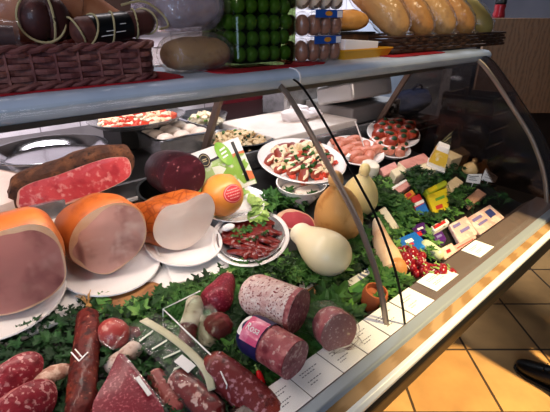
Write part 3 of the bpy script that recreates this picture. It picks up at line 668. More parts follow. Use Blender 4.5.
for s in range(4):
    b = strip(s, .062, .009); b.v = [p+dc+V((0, 0, .028)) for p in b.v]
    o = solo('dried_tomato', b, TOM, 'dark red dried tomato strip in the oval steel dish', 'dried tomato', dc+V((0, 0, .028)), 'dried tomatoes in the dish'); protos.append(o)
for k in range(84):
    a = random.uniform(0, 2*pi); rr = .10*sqrt(random.random()); x = rr*cos(a); y = rr*sin(a)*.74
    zz = .024+.020*max(0, 1-(rr/.105)**2)*random.uniform(.4, 1)
    xx, yy = x*cos(.5)-y*sin(.5), x*sin(.5)+y*cos(.5)
    if k < 4: o = protos[k]; place(o, dc+V((xx, yy, zz)), True); o.rotation_euler = (Matrix.Rotation(SL, 3, 'X') @ Matrix.Rotation(random.uniform(0, pi), 3, 'Z')).to_euler()
    else: o = dup(protos[k % 4], dc+V((xx, yy, zz)), rz=random.uniform(0, pi), scale=random.uniform(.8, 1.15))
b = MB()
for k in range(60):
    a = random.uniform(0, 2*pi); rr = .06*sqrt(random.random()); b.leaf(dc+V((rr*cos(a), rr*sin(a)*.7, .047)), V((cos(a*3), sin(a*3), .3)), V((0, 0, 1)), .014, .012, .4)
solo('chopped_herbs', b, GREENL, 'chopped green herbs sprinkled on the dried tomatoes', 'herbs', dc+V((0, 0, .045)), kind='stuff')

# speck slice: pink meat curved with pale rim
c = P(296, 222, .0); t = thing('speck_piece', 'crescent slice of pink cured meat with pale rim behind pear cheese', 'cold cut', c)
nrm = V((-.1, -.55, .83)).normalized(); c1 = P(300, 232, .0)
pxo = [(276, 222), (278, 214), (288, 209), (300, 211), (311, 217), (318, 228), (317, 236), (306, 236), (292, 230)]
lp = outline3(pxo, c1, nrm, 48); cut_block(t, lp, -nrm*.03, [(0, 1, 0), (.2, 1.02, 0), (.9, 1.0, 0), (1, .9, 0)], mat('pale_speck_rim', '#dba9a2', .5), mat('speck_meat', '#b4444c', .4, [('noise', 20, '#cf7375', .5, .7), ('noise', 10, '#952f3c', .5, .7)], coat=.3), FATM, fat=.16, jit=0)

# white bowl with spoon, covered
c = P(308, 207, .0); t = thing('serving_bowl', 'deep white bowl with a spoon below the stuffed-cheese platter', 'bowl', c); zb = tall(308, 207, 187)
b = MB(); r = .098; cc = c+V((0, .05, 0)); b.lathe([(r*.55, 0), (r*.6, .003), (r*.9, zb*.55), (r, zb*.9), (r*1.02, zb*.93), (r*.97, zb*.93), (r*.85, zb*.5), (r*.5, .01), (.001, .01)], cc, 44, 1.05, .8); part('bowl_body', b, WHITE, t)
b = MB(); b.tube(curve([cc+V((-.07, .01, zb*.6)), cc+V((-.01, -.02, zb*.9)), cc+V((.05, -.06, zb*1.02)), cc+V((.11, -.08, zb*1.0))], 10), [.006, .004, .003, .003, .003, .003, .003, .004, .005, .006, .005], [.002]*11, 8); 
b.ball(cc+V((-.065, .012, zb*.62)), .02, .014, .006); solo('spoon', b, CHROME, 'metal spoon resting in the deep white bowl', 'spoon', cc+V((0, 0, zb*.9)))
b = MB(); b.lathe([(r*.8, 0), (r*.45, .012), (.001, .016)], cc+V((0, 0, zb*.55)), 30, 1.0, .78, bot=True); part('cream_filling', b, mat('cream', '#e6d6c8', .4), t)

# pear-shaped white cheese
CACW = mat('white_waxed_cheese', '#eedcae', .38, [('noise', 5, '#f3e8cc', .42, .66)], coat=.45)
hd = P(297, 237, .04); bd = P(334, 265, .058)
t = thing('pear_cheese', 'smooth cream pear-shaped cheese lying on the greens', 'cheese', P(318, 275, 0)); ax = (bd-hd)
t_ = [-.10, -.07, 0, .07, .15, .25, .38, .55, .75, .95, 1.12, 1.24, 1.30, 1.32]; rr = [.006, .022, .033, .036, .0355, .040, .050, .060, .068, .069, .058, .039, .018, .005]
b = MB(); pts = [hd+ax*q*.93 for q in t_]; b.tube(pts, rr, [q*.92 for q in rr], 28); lowz = min(v_.z for v_ in b.v); b.v = [v_-V((0, 0, lowz-.012)) for v_ in b.v]; part('wax', b, CACW, t, sub=1)

# caciocavallo: smoked brown, and paler one behind it
def cacio(px, py, ytop, rad, m, lab, lean=0, hm=None):
    c = P(px, py, .0); h = tall(px, py, ytop); t = thing('pear_cheese', lab, 'cheese', c); o = c+V((0, rad*.7, 0)); b = MB()
    pr = [(.001, .0), (.55, .01), (.86, .07), (1, .20), (.98, .34), (.86, .48), (.66, .60), (.42, .70), (.26, .76), (.20, .79), (.26, .83), (.30, .89), (.24, .96), (.1, .995), (.001, 1)]
    b.tube([o+V((lean*z*h, 0, z*h)) for r, z in pr], [r*rad for r, z in pr], n=30, up=V((0, 1, 0)), jit=.03); part('rind', b, m, t, sub=1)
    g = MB(); zz = .79; g.tube([o+V((lean*zz*h, 0, zz*h))+V((.215*rad*cos(a), .215*rad*sin(a), 0)) for a in [2*pi*k/20 for k in range(20)]], .0028, n=6, close=True); part('string', g, mat('string', '#c8b48c', .8), t); return t
SMOK = mat('smoked_rind', '#cf9858', .45, [('noise', 7, '#dfb078', .44, .66), ('noise', 22, '#a86c34', .53, .72)], coat=.35, bump=(30, .15))
cacio(352, 241, 172, .080, SMOK, 'brown smoked pear-shaped cheese standing behind the support bar', lean=-.42)
cacio(367, 216, 168, .068, mat('yellow_rind', '#ead18c', .4, [('noise', 6, '#f0dfa8', .42, .66)], coat=.4), 'yellow pear-shaped cheese standing beside the brown smoked one', lean=-.15)
# ------------------------------------------------------------------ salamis and cured sausages at the front
CHORI = mat('red_sausage_skin', '#5c1814', .55, [('noise', 30, '#86321f', .48, .66), ('noise', 60, '#380c0c', .5, .66), ('noise', 110, '#a2604e', .62, .7)], coat=.2, bump=(45, 1.0, .006))
SPECK = mat('mould_speckled_skin', '#b08270', .8, [('noise', 60, '#dbbcaa', .48, .6), ('noise', 35, '#7d4238', .56, .68)], bump=(60, .8))
WHITESK = mat('white_mould_skin', '#cdb6a8', .8, [('noise', 55, '#8d5f52', .52, .66), ('noise', 25, '#e2d2c6', .5, .66)], bump=(60, .8))
COARSE = mat('coarse_salami_cut', '#8a2430', .4, [('noise', 120, '#c98a88', .55, .63, 2), ('noise', 45, '#6b1621', .5, .66)], coat=.3, bump=(80, .4))
MID = mat('salami_cut', '#935054', .4, [('noise', 130, '#bf918a', .54, .64, 2), ('noise', 50, '#6d2c32', .52, .68)], coat=.25, bump=(100, .2))
FINE = mat('fine_salami_cut', '#7a1428', .45, [('noise', 190, '#b04c5a', .54, .64), ('noise', 14, '#651022', .5, .7)], coat=.2, bump=(90, .3))
NETW = mat('white_netted_skin', '#dcbab2', .7, [('noise', 60, '#e9d6ce', .46, .6), ('noise', 120, '#83383a', .55, .62, 3), ('noise', 16, '#c9958f', .52, .72)], bump=(90, .7), stretch=(1, 1.6, 1.6))
REDSK = mat('red_salami_skin', '#a04c50', .5, [('noise', 40, '#bf7672', .5, .66), ('noise', 90, '#d0a49c', .58, .68), ('noise', 30, '#6d1f2a', .54, .7)], coat=.25, bump=(50, .5))
ORSK = mat('orange_red_skin', '#6d2426', .45, [('noise', 10, '#9c3f2a', .50, .64), ('noise', 90, '#a9727a', .55, .64, 2), ('noise', 40, '#481318', .54, .68)], coat=.4, bump=(45, .7))
COPPA = mat('marbled_coppa', '#7a2f30', .45, [('noise', 26, '#d6b0a4', .52, .60), ('noise', 12, '#5a1d20', .52, .7)], coat=.2, bump=(40, .4))
NAVY = mat('navy_label', '#1c1a4a', .4, [('noise', 24, '#2a2560', .5, .7)], coat=.5)
PINKL = mat('pink_label', '#d6537c', .4, [('noise', 30, '#e89ab2', .5, .66)], coat=.5)
WOODB = mat('beech_board', '#9c6a3c', .6, [('wave', 5, '#835430', .3, .8, 4), ('noise', 30, '#ad7c4b', .5, .7)], stretch=(.5, 5, 5), bump=(40, .2))
def L(px, py, r, dw=0): return P(px, py, r+dw)

# board carrying the big salamis, its front edge shows along the vent
a = P(268, 404, 0); b_ = P(352, 338, 0); d = (b_-a).normalized(); ang = math.atan2(d.y, d.x)
sidev = V((-d.y, d.x, 0)); cB = (a+b_)/2+sidev*.085
bd = MB(); bd.box(cB+V((0, 0, .014)), ((b_-a).length+.12, .17, .018), Matrix.Rotation(ang, 3, 'Z'))
solo('wooden_board', bd, WOODB, 'wooden board under the three big salamis at the vent', 'board', cB+V((0, 0, .005)), smooth=False, bevel=.004)
BW = .023
# big white-netted salami
t = thing('salami', 'largest salami, white netted skin and pale cut face', 'salami', P(275, 320, 0)); r = .050
pts = [L(245, 290, r, BW), L(270, 300, r, BW+.018), L(299, 311, r, BW+.036)]
sausage(t, pts, r, NETW, 30, MID, (1, 0), .02)
b = MB(); e = (pts[2]-pts[1]).normalized(); b.tube([pts[2]-e*.012, pts[2]+e*.0004], [r*1.012]*2, n=30, cap=(False, False)); part('skin_edge', b, REDSK, t, label='bare red strip of skin at the cut')
# salami with navy and pink wrapper
t = thing('salami', 'salami in navy and pink wrapper lettered Rosa, cut face forward', 'salami', P(270, 365, 0)); r = .042
pts = [L(243, 329, r, BW), L(268, 343, r, BW+.015), L(295, 360, r, BW+.032)]
pp2, rr2 = sausage(t, pts, r, REDSK, 28, MID, (1, 0), .02, js=3)
def oncyl(u, ang_, off=.0012):           # along the first half of the roll, angle about it
    i = u*(len(pp2)-1); k = min(int(i), len(pp2)-2); p = pp2[k].lerp(pp2[k+1], i-k); tt = (pp2[k+1]-pp2[k]).normalized(); x = tt.cross(V((0, 0, 1))).normalized(); y = x.cross(tt)
    rad = rr2[k]*(1-i+k)+rr2[k+1]*(i-k); return p+(x*sin(ang_)+y*cos(ang_))*(rad*1.03+off)
b = MB(); b.sheet(lambda u, v_: oncyl(.03+.50*u, -2.4+4.8*v_), 12, 30); w1 = part('wrapper', b, NAVY, t, label='glossy navy wrapper on the back half')
b = MB(); b.sheet(lambda u, v_: oncyl(.21+.31*u, -.2+1.35*v_, .0022), 8, 16); part('wrapper_label', b, PINKL, w1, label='pink label panel')
b = MB(); b.sheet(lambda u, v_: oncyl(.05+.14*u+.03*sin(v_*9), -.2+1.2*v_, .002), 6, 16); part('white_mark', b, PAPER, w1, label='white print patch')
for a0 in (0,):
    b = text_mb('Rosa', 1.0, lambda x, y: oncyl(.365+x*.118, .46-y*.50, .0034)); part('lettering', b, PAPER, w1, False, label='white word Rosa')
# short end piece in film
t = thing('salami', 'short salami end piece in clear film behind the lettered salami', 'salami', P(335, 345, 0)); r = .046
pts = [L(323, 319, r, BW), L(330, 325, r, BW+.012), L(339, 333, r, BW+.026)]
sausage(t, pts, r, REDSK, 26, mat('greyish_salami_cut', '#8a5450', .4, [('vor', 120, '#b58d84', .34, .16)], coat=.3), (1, 0), .02, js=5)
b = MB(); e = (pts[2]-pts[0]).normalized(); b.tube([pts[0]-e*.03, pts[0], pts[2], pts[2]+e*.012, pts[2]+e*.03, pts[2]+e*.06], [r*.75, r*1.04, r*1.05, r*1.0, r*.62, r*.5], [r*.7, r*1.04, r*1.05, r*.95, r*.4, r*.12], n=26, jit=.1, cap=(False, False)); part('film', b, FILM, t)
# red cone salami behind
t = thing('salami', 'dark red fine salami tapering to a tied tip', 'salami', P(218, 305, 0))
sausage(t, [L(230, 275, .02, .008), L(221, 292, .034), L(211, 309, .04)], .040, FINE, 24, FINE, (1, 1), .05, js=7, prof=lambda q: .42+.58*min(1, q*1.5), name='casing')
b = MB(); tp = L(230, 274, .02, .012); b.tube([tp+V((.008*cos(k), .008*sin(k), .003*k)) for k in [i*.5 for i in range(10)]], .0018, n=6); 
solo('string_tie', b, mat('string', '#c8b48c', .8), 'loop of string at the tip of the dark red salami', 'string', tp)
# thin white-mould sausage in the clear holder
t = thing('salami', 'thin white-mould sausage with dark cut end under the clear holder', 'salami', P(192, 335, 0)); r = .022
sausage(t, [L(196, 298, r, .014), L(193, 313, r, .012), L(189, 328, r, .01)], r, WHITESK, 20, COARSE, (1, 0), .06, js=9)
t = thing('salami', 'dark red sausage stub in front of the white-mould sausage', 'salami', P(186, 350, 0)); r = .021
sausage(t, [L(189, 331, r, .008), L(187, 340, r, .006), L(183, 352, r)], r, mat('dark_red_skin', '#5a1a1c', .45, [('noise', 30, '#7d2c2c', .48, .7)], coat=.3), 20, COARSE, (0, 1), .05, js=10)
# coppa piece
t = thing('coppa', 'marbled white and red coppa chunk left of the lettered salami', 'cold cut', P(217, 340, 0)); r = .034
sausage(t, [L(210, 318, r), L(218, 328, r), L(226, 337, r)], r, COPPA, 22, COPPA, (1, 1), .14, js=11)
t = thing('sausage', 'glossy grey-brown sausage beside the marbled coppa chunk', 'sausage', P(203, 345, 0)); r = .022
sausage(t, [L(202, 318, r), L(205, 335, r), L(212, 352, r)], r, mat('grey_sausage_skin', '#8f7a6c', .3, [('noise', 20, '#6d564c', .45, .7)], coat=.4), 18, COPPA, (1, 1), .05, js=12)
# thick orange-red salami at the bottom
t = thing('salami', 'thick orange-red salami at the bottom beside the red chilli', 'salami', P(235, 395, 0)); r = .036
sausage(t, [L(204, 361, r), L(232, 381, r), L(258, 404, r), L(280, 428, r)], r, ORSK, 26, MID, (1, 1), .06, js=13)
t = thing('salami', 'red salami in clear film left of the thick orange-red one', 'salami', P(205, 400, 0)); r = .026
sausage(t, [L(172, 376, r), L(195, 395, r), L(220, 420, r)], r, mat('fat_streaked_skin', '#7a201e', .4, [('noise', 60, '#e0b8aa', .55, .62, 3), ('noise', 14, '#9a3826', .5, .7), ('noise', 40, '#4d1013', .54, .66)], coat=.4, bump=(50, .8)), 22, MID, (1, 1), .08, js=14)
b = MB(); b.tube([L(168, 372, r)+V((0, 0, .001)), L(176, 379, r), L(195, 395, r), L(216, 417, r)], [r*.7, r*1.12, r*1.14, r*1.1], n=22, jit=.1, cap=(False, False)); part('film', b, FILM, t)
t = thing('salami', 'slim pale red salami in film lying along the wedge', 'salami', P(165, 405, 0)); r = .018
sausage(t, [L(153, 372, r), L(166, 392, r), L(180, 416, r)], r, mat('pale_red_skin', '#964a46', .45, [('noise', 70, '#cf9a90', .54, .64), ('noise', 30, '#742c2e', .5, .68)], coat=.4), 20, MID, (1, 1), .05, js=15)
# long dark red dried sausage, upright in the picture
t = thing('dried_sausage', 'long wrinkled dark red dried sausage with knotted tip', 'sausage', P(85, 370, 0)); r = .027
pp3, rr3 = sausage(t, [L(87, 312, r*.8), L(88, 330, r), L(85, 360, r), L(82, 392, r), L(78, 425, r)], r, CHORI, 22, MID, (1, 1), .16, js=16, prof=lambda q: .78+.22*min(1, q*4))
b = MB(); tp = L(88, 305, .024); 
for k in range(9): a = random.uniform(0, 6.28); b.tube([tp, tp+V((.012*cos(a), .012+.01*sin(a), .012)), tp+V((.022*cos(a), .022+.012*sin(a), .010+random.uniform(-.01, .01)))], .0012, n=5)
b.ball(tp+V((0, -.004, 0)), .008, .008, .007, jit=.2); part('knot', b, mat('string_orange', '#b98a50', .8), t)
b = MB(); tc_ = P(82, 352, r*2+.004)
for (x0, y0, x1, y1) in ((71, 352, 79, 361), (79, 361, 88, 352), (75, 349, 82, 357)): b.bar(P(x0, y0, r*2+.001), P(x1, y1, r*2+.001), .0024, .0008)
part('film_glint', b, PAPER, t, label='white highlight lines on clear film')  # white bars drawn as the glints of the film
# rounded wrapped piece
t = thing('salami', 'round red salami knob tied in clear film beside the dried sausage', 'salami', P(114, 350, 0)); r = .034
cc = L(114, 334, r*.9); b = MB(); b.ball(cc, .034, .036, .032, 24, 14, jit=.12, js=4); part('casing', b, mat('knob_skin', '#a5403c', .4, [('noise', 70, '#c98a7c', .54, .64), ('noise', 30, '#7a2224', .48, .66)], coat=.4), t)
b = MB(); b.ball(cc, .0365, .0385, .0345, 20, 12, jit=.16, js=6); part('film', b, FILM, t)
for (x0, y0, x1, y1) in ((100, 340, 112, 349), (112, 349, 126, 331)):
    b = MB(); b.bar(P(x0, y0, .058), P(x1, y1, .058), .004, .001); part('film_glint', b, FILM, t)  # strips in place of highlights on the wrapped knob
# wedge of fine salami, cut face up
t = thing('salami_wedge', 'crimson triangular wedge of fine salami under clear film', 'salami', P(128, 400, 0))
tri = smoothloop([P(x, y, .050) for x, y in ((121, 354), (126, 357), (145, 380), (163, 408), (160, 424), (130, 430), (98, 424), (93, 404), (106, 380), (117, 356))], 44)
b = MB(); n = len(tri); b.add([p-V((0, 0, .049)) for p in tri]+list(tri), [(k, (k+1) % n, n+(k+1) % n, n+k) for k in range(n)]+[tuple(range(n-1, -1, -1))]); part('side', b, REDSK, t)
b = MB(); c_ = sum(tri, V())/n; b.add([c_+(p-c_)*s+V((0, 0, .003*(1-s)+.001)) for s in (1, .75, .5, .25) for p in tri]+[c_+V((0, 0, .004))], [(i*n+k, i*n+(k+1) % n, (i+1)*n+(k+1) % n, (i+1)*n+k) for i in range(3) for k in range(n)]+[(3*n+k, 3*n+(k+1) % n, 4*n) for k in range(n)]); part('cut_face', b, FINE, t)
b = MB()
for (x0, y0, x1, y1, wd) in ((124, 355, 168, 412, .005), (120, 356, 130, 366, .002), (128, 362, 166, 404, .0015), (131, 374, 140, 384, .006)): b.bar(P(x0, y0, .0565), P(x1, y1, .0565), wd, .0008)
part('film_strips', b, FILM, t); 
b = MB(); b.bar(P(137, 377, .058), P(150, 395, .058), .008, .0008); part('film_glint', b, PAPER, t, label='white highlight bar on clear film')  # highlight of the film laid on as a white bar
# slim sausage with white end passing under
t = thing('sausage', 'slim mould-white sausage with rounded end behind the wedge', 'sausage', P(125, 358, 0)); r = .019
sausage(t, [L(139, 345, r), L(126, 356, r), L(106, 371, r)], r, WHITESK, 20, MID, (1, 1), .06, js=17)
t = thing('sausage', 'slim red-brown sausage lying behind the wrapped knob', 'sausage', P(132, 338, 0)); r = .018
sausage(t, [L(104, 341, r), L(128, 334, r), L(142, 339, r)], r, CHORI, 18, MID, (1, 1), .06, js=18)
# lower left salamis
t = thing('salami', 'salami at the lower left edge with coarse marbled oval cut', 'salami', P(10, 395, 0)); r = .034
ax = V((.30, -.62, .72)).normalized()
def cutlog(t, px, py, w_, ax, ra, rb, L_, skin, face, js):
    c = P(px, py, w_); x = ax.cross(V((0, 0, 1))).normalized(); x = V((.93, .37, 0)); x = (x-ax*x.dot(ax)).normalized(); y = x.cross(ax)
    n = 30; lp = [c+x*ra*cos(2*pi*k/n)+y*rb*sin(2*pi*k/n) for k in range(n)]
    cut_block(t, lp, -ax*L_, [(0, 1, 0), (.1, 1.03, 0), (.6, 1, 0), (.9, .8, 0), (1, .5, 0)], skin, face, jit=.05, names=('casing', 'rim', 'cut_face'), bulge=.014)
cutlog(t, 17, 376, .060, ax, .052, .033, .06, REDSK, COARSE, 1)
t = thing('salami', 'marbled salami half in the very bottom corner, cut face up', 'salami', P(20, 420, 0))
cutlog(t, 24, 412, .062, ax, .062, .040, .06, REDSK, COARSE, 2)
t = thing('sausage', 'speckled pale sausage between two marbled cut salamis', 'sausage', P(40, 395, 0)); r = .021
sausage(t, [L(72, 367, r), L(50, 378, r, .004), L(24, 394, r, .006), L(-10, 408, r)], r, SPECK, 20, MID, (1, 1), .08, js=20, prof=lambda q: min(1, .45+q*2))
# red chilli
t = thing('chilli', 'small shiny red chilli standing among the parsley', 'chilli', P(262, 385, 0))
pts = curve([P(258, 371, .05), P(261, 379, .048), P(264, 387, .04), P(265, 395, .03)], 10); b = MB(); b.tube(pts, [.004, .006, .0065, .0065, .0062, .006, .0055, .005, .004, .003, .001], n=12); part('pod', b, mat('chilli_red', '#c4141c', .2, coat=.7), t)
b = MB(); b.tube([P(258, 371, .05), P(256, 367, .054), P(255, 365, .06)], [.003, .002, .002], n=8); part('stem', b, STEMM, t)
b = MB(); b.tube([P(266, 384, .03)+V((0, 0, .0)), P(265, 395, .03)], [.005, .002], n=8)

# clear ticket holder with white wire edges
t = thing('ticket_holder', 'empty clear ticket holder with white wire edges over the sausages', 'ticket holder', P(190, 330, 0)); hw = .066
path = [P(200, 291, hw), P(182, 300, hw), P(163, 309, hw), P(187, 332, hw), P(213, 357, hw), P(220, 370, hw), P(227, 385, hw)]
b = MB(); b.tube(path, .0016, n=8); b.tube([P(213, 357, hw), P(217, 356, hw), P(220, 352, hw)], .0014, n=8); b.tube([P(163, 309, hw), P(163, 309, hw)-V((0, .0, hw-.002))], .0014, n=8); b.tube([P(227, 385, hw), P(227, 385, hw)-V((0, 0, .02))], .0014, n=8); part('wire', b, PAPER, t)
b = MB(); b.prism([P(200, 291, hw), P(163, 309, hw), P(213, 357, hw), P(232, 330, hw)], (0, 0, .0012)); part('clear_sheet', b, film_mat('acrylic', '#eef4ee', .05, 1.12, graze=.15), t, False)

# clear bag with a cream paper band
t = thing('deli_pouch', 'clear flat pouch with cream paper band between wedge and ticket holder', 'pouch', P(165, 355, 0))
def band(u, v_, w_=.05):
    c1 = curve([P(138, 322, w_), P(160, 335, w_+.008), P(182, 352, w_+.010), P(200, 372, w_+.008), P(207, 392, w_)], 20); c2 = curve([P(150, 316, w_), P(172, 329, w_+.008), P(196, 348, w_+.010), P(214, 368, w_+.008), P(219, 388, w_)], 20)
    i = min(19, int(u*20)); f = u*20-i; return c1[i].lerp(c1[i+1], f).lerp(c2[i].lerp(c2[i+1], f), v_)
b = MB(); b.sheet(lambda u, v_: band(u, .1+.62*v_), 20, 4); part('paper_band', b, mat('cream_band', '#b8b494', .6, [('noise', 12, '#cfcab0', .45, .7)]), t, solid=.0012)
b = MB(); b.sheet(lambda u, v_: band(u, .72+.8*v_, .047), 20, 4); b.sheet(lambda u, v_: band(u, .1-1.9*v_, .046-.02*v_)+V((0, 0, .004*noise.noise(V((u*7, v_*5, 0))))), 20, 8); part('film', b, FILM, t)
b = MB()
for u in (.18, .33, .48, .62): b.bar(band(u, .0, .048), band(u+.03, -1.35, .034), .004, .001)
part('film_bar_glints', b, mat('milky_plastic', '#d5dcc6', .35), t)  # pale bars of the pouch that double as highlights of its film
b = MB(); b.bar(band(.55, -.55, .048), band(.70, -.35, .048), .022, .0012); part('paper_tab', b, PAPER, t, label='small white paper tab')

# wooden board with handle, behind
a = P(108, 303, .0); b_ = P(158, 288, .0)
bd = MB(); bd.tube(curve([P(100, 305, .014), P(120, 299, .014), P(140, 293, .014), P(160, 287, .014)], 12), [.022, .03, .032, .034, .036, .036, .036, .036, .035, .033, .028, .022, .010], [.008]*13, 14); 
solo('wooden_paddle', bd, WOODB, 'brown wooden paddle on parsley in front of the crested plate', 'board', P(130, 297, .006))

# ------------------------------------------------------------------ rear worktop
def wthing(name, lab, cat, p, grp=None): return thing(name, lab, cat, p, grp, deck=False)
def mW(p): return (V(p)-CAM).dot(CF)/FPX
# steel platter on an upturned white bowl
c = Wk(52, 153, 1.02); r = 54*mW(c); c.z = WZ
t = wthing('steel_platter', 'big empty round steel platter in front of the white wall tiles', 'platter', V((c.x, c.y, 1.0)))
b = MB(); b.lathe([(r*.6, 1.005), (r*.78, 1.008), (r*.86, 1.025), (r*.99, 1.034), (r, 1.038), (r*.985, 1.040), (r*.85, 1.031), (r*.76, 1.013), (.001, 1.010)], V((c.x, c.y, 0)), 64, bot=True); part('dish', b, mat('polished_steel', '#b4b4b8', .14, metal=1), t)
b = MB(); b.tube([V((c.x+r*cos(a), c.y+r*sin(a), 1.037)) for a in [2*pi*k/64 for k in range(64)]], .003, n=6, close=True); part('rolled_rim', b, CHROME, t)
b = MB(); b.lathe([(.14, WZ), (.145, WZ+.004), (.09, 1.0), (.08, 1.004), (.001, 1.004)], V((c.x-.01, c.y-.02, 0)), 40); solo('bowl', b, WHITE, 'upturned white bowl carrying the empty steel platter', 'bowl', V((c.x-.01, c.y-.02, WZ)), deck=False)
# tray of sliced tomato and cheese
c = Wk(138, 116, 1.075); r = 52*mW(c)
t = wthing('steel_tray', 'round steel tray of diced tomato and cheese at the back', 'tray', V((c.x, c.y, 1.045)))
b = MB(); b.lathe([(r*.7, 1.045), (r*.8, 1.048), (r*.98, 1.071), (r, 1.075), (r*.975, 1.076), (r*.78, 1.053), (.001, 1.052)], V((c.x, c.y, 0)), 56, 1, .8, .3); part('dish', b, STEEL, t)
b = MB(); b.box((c.x, c.y+.04, (WZ+1.044)/2), (.22, .2, 1.044-WZ)); solo('stand', b, BLACK, 'low black stand beneath the tomato and cheese tray', 'stand', V((c.x, c.y+.04, WZ)), deck=False, smooth=False, bevel=.004)
TOMR = mat('fresh_tomato', '#c9402a', .35, [('noise', 20, '#dc6a48', .5, .7)], coat=.4); CHW = mat('diced_cheese', '#ead7b8', .5, [('noise', 20, '#d9bd92', .5, .7)])
random.seed(9)
def bits(name, lab, m, c, rx, ry, z0, n, s, seed, mound=.02, deck=False, rot=.3, cat='salad'):
    rnd = random.Random(seed); b = MB()
    for k in range(n):
        a = rnd.uniform(0, 6.283); q = sqrt(rnd.random()); x, y = rx*q*cos(a), ry*q*sin(a); ss = s*rnd.uniform(.6, 1.3)
        R_ = Matrix.Rotation(rnd.uniform(0, 3), 3, 'X') @ Matrix.Rotation(rnd.uniform(0, 3), 3, 'Z')
        b.box(c+V((x*cos(rot)-y*sin(rot), x*sin(rot)+y*cos(rot), z0+mound*(1-q*q)*rnd.uniform(.3, 1))), (ss, ss*.8, ss*.5), R_)
    return solo(name, b, m, lab, cat, c+V((0, 0, z0)), deck=deck, kind='stuff', bevel=s*.12)
cz = V((c.x, c.y, 1.053))
bits('diced_tomato', 'red tomato dice over the rear cheese tray', TOMR, cz, r*.74, r*.6, .008, 130, .026, 1)
bits('diced_cheese', 'pale cheese dice over the rear tomato tray', CHW, cz, r*.74, r*.6, .008, 150, .024, 2)
# steel pan of mozzarella
c = Wk(163, 159, WZ); sx, sy, hz = .25, .34, .072
t = wthing('steel_pan', 'deep rectangular steel pan holding white mozzarella balls', 'pan', V((c.x+sx/2, c.y+sy/2, WZ)))
b = MB(); o = V((c.x+sx/2, c.y+sy/2, WZ+.001))
for dx, dy, lx, ly in ((0, -1, sx, .004), (0, 1, sx, .004), (-1, 0, .004, sy), (1, 0, .004, sy)): b.box(o+V((dx*sx/2, dy*sy/2, hz/2)), (lx+.004, ly, hz))
b.box(o+V((0, 0, .003)), (sx, sy, .005)); part('pan_body', b, STEEL, t, False, bevel=.003)
b = MB(); b.tube(smoothloop([o+V((x*sx/2, y*sy/2, hz)) for x, y in ((-1, -1), (-1, 0), (-1, 1), (0, 1), (1, 1), (1, 0), (1, -1), (0, -1))], 48), .005, n=6, close=True); part('rolled_rim', b, CHROME, t)
b = MB(); b.ball(V((0, 0, 0)), .040, .040, .034, 18, 12, jit=.08); b.v = [p+o for p in b.v]
pro = None
MOZ = mat('mozzarella', '#d6c4b4', .4, [('noise', 6, '#b89c86', .5, .7)], coat=.3)
for i in range(3):
    for j in range(4):
        p = o+V((-.08+.08*i+random.uniform(-.004, .004), -.122+.081*j, .052))
        if pro is None: pro = solo('mozzarella_ball', b, MOZ, 'white mozzarella ball packed in the rectangular steel pan', 'mozzarella', o, 'mozzarella balls in the steel pan', deck=False); place(pro, p, False)
        else: dup(pro, p, False)
b = MB(); b.box(o+V((0, 0, .014)), (sx-.012, sy-.012, .012)); solo('brine', b, mat('milky_brine', '#cfc4ba', .2), 'milky brine at the bottom of the mozzarella pan', 'brine', o+V((0, 0, .008)), deck=False, kind='stuff')
# glass bowl
c = Wk(211, 132, WZ); c.y += .05; r = 23*mW(c)
t = wthing('glass_bowl', 'clear glass bowl of pale pasta salad behind the steel pan', 'bowl', c)
b = MB(); b.lathe([(r*.45, .0), (r*.6, .008), (r*.9, .05), (r, .085), (r*.97, .086), (r*.86, .05), (r*.55, .013), (.001, .01)], c, 40); part('bowl_body', b, BOWLGLASS, t)
bits('pasta_salad', 'pale pasta salad in the clear glass bowl', CHW, c, r*.72, r*.72, .04, 150, .022, 4, .05)
bits('salad_greens', 'green scraps in the pasta salad of the glass bowl', LETT, c, r*.66, r*.66, .05, 26, .018, 5, .045)
# dark tray of seafood salad
c = Wk(236, 147, WZ); c.x += .03; c.y += .03; r = 37*mW(c)
t = wthing('round_tray', 'round dark-rimmed tray of chopped mushroom salad by the white board', 'tray', c)
b = MB(); b.lathe([(r*.7, 0), (r*.8, .002), (r*.98, .03), (r, .034), (r*.96, .036), (r*.75, .01), (.001, .008)], c, 48); part('dish', b, STEELDK, t)
bits('mushroom_salad', 'chopped beige mushroom salad heaped on the dark-rimmed tray', mat('mushroom', '#d8c09a', .5, [('noise', 20, '#b8925e', .45, .7)]), c, r*.8, r*.8, .016, 240, .022, 6, .035)
bits('salad_herbs', 'green herb flecks on the mushroom salad tray', GREENL, c, r*.75, r*.75, .03, 40, .012, 7, .028)
# white cutting board with a crumpled cloth
c = Wk(276, 147, WZ); lx, ly = .56, .42
b = MB(); cc = V((c.x+lx/2, c.y+ly/2, WZ+.021)); b.box(cc, (lx, ly, .036)); solo('cutting_board', b, mat('nylon_board', '#e2d5cc', .5, [('noise', 12, '#d6c6bb', .45, .7)]), 'large thick white cutting board on the rear worktop', 'cutting board', V((cc.x, cc.y, WZ)), deck=False, smooth=False, bevel=.006)
q = Wk(300, 119, WZ+.04); b = MB(); b.ball(q+V((-.02, .0, .026)), .075, .06, .036, 36, 20, jit=.7, js=3, jf=26); b.ball(q+V((.07, -.0, .018)), .07, .05, .026, 30, 16, jit=.7, js=5, jf=30); b.ball(q+V((.02, .03, .036)), .05, .05, .03, 26, 14, jit=.7, js=7, jf=30)
solo('cloth', b, mat('white_cloth', '#e6dcdc', .9, bump=(40, .6)), 'crumpled white cloth on the large white cutting board', 'cloth', V((q.x, q.y, WZ+.04)), deck=False)
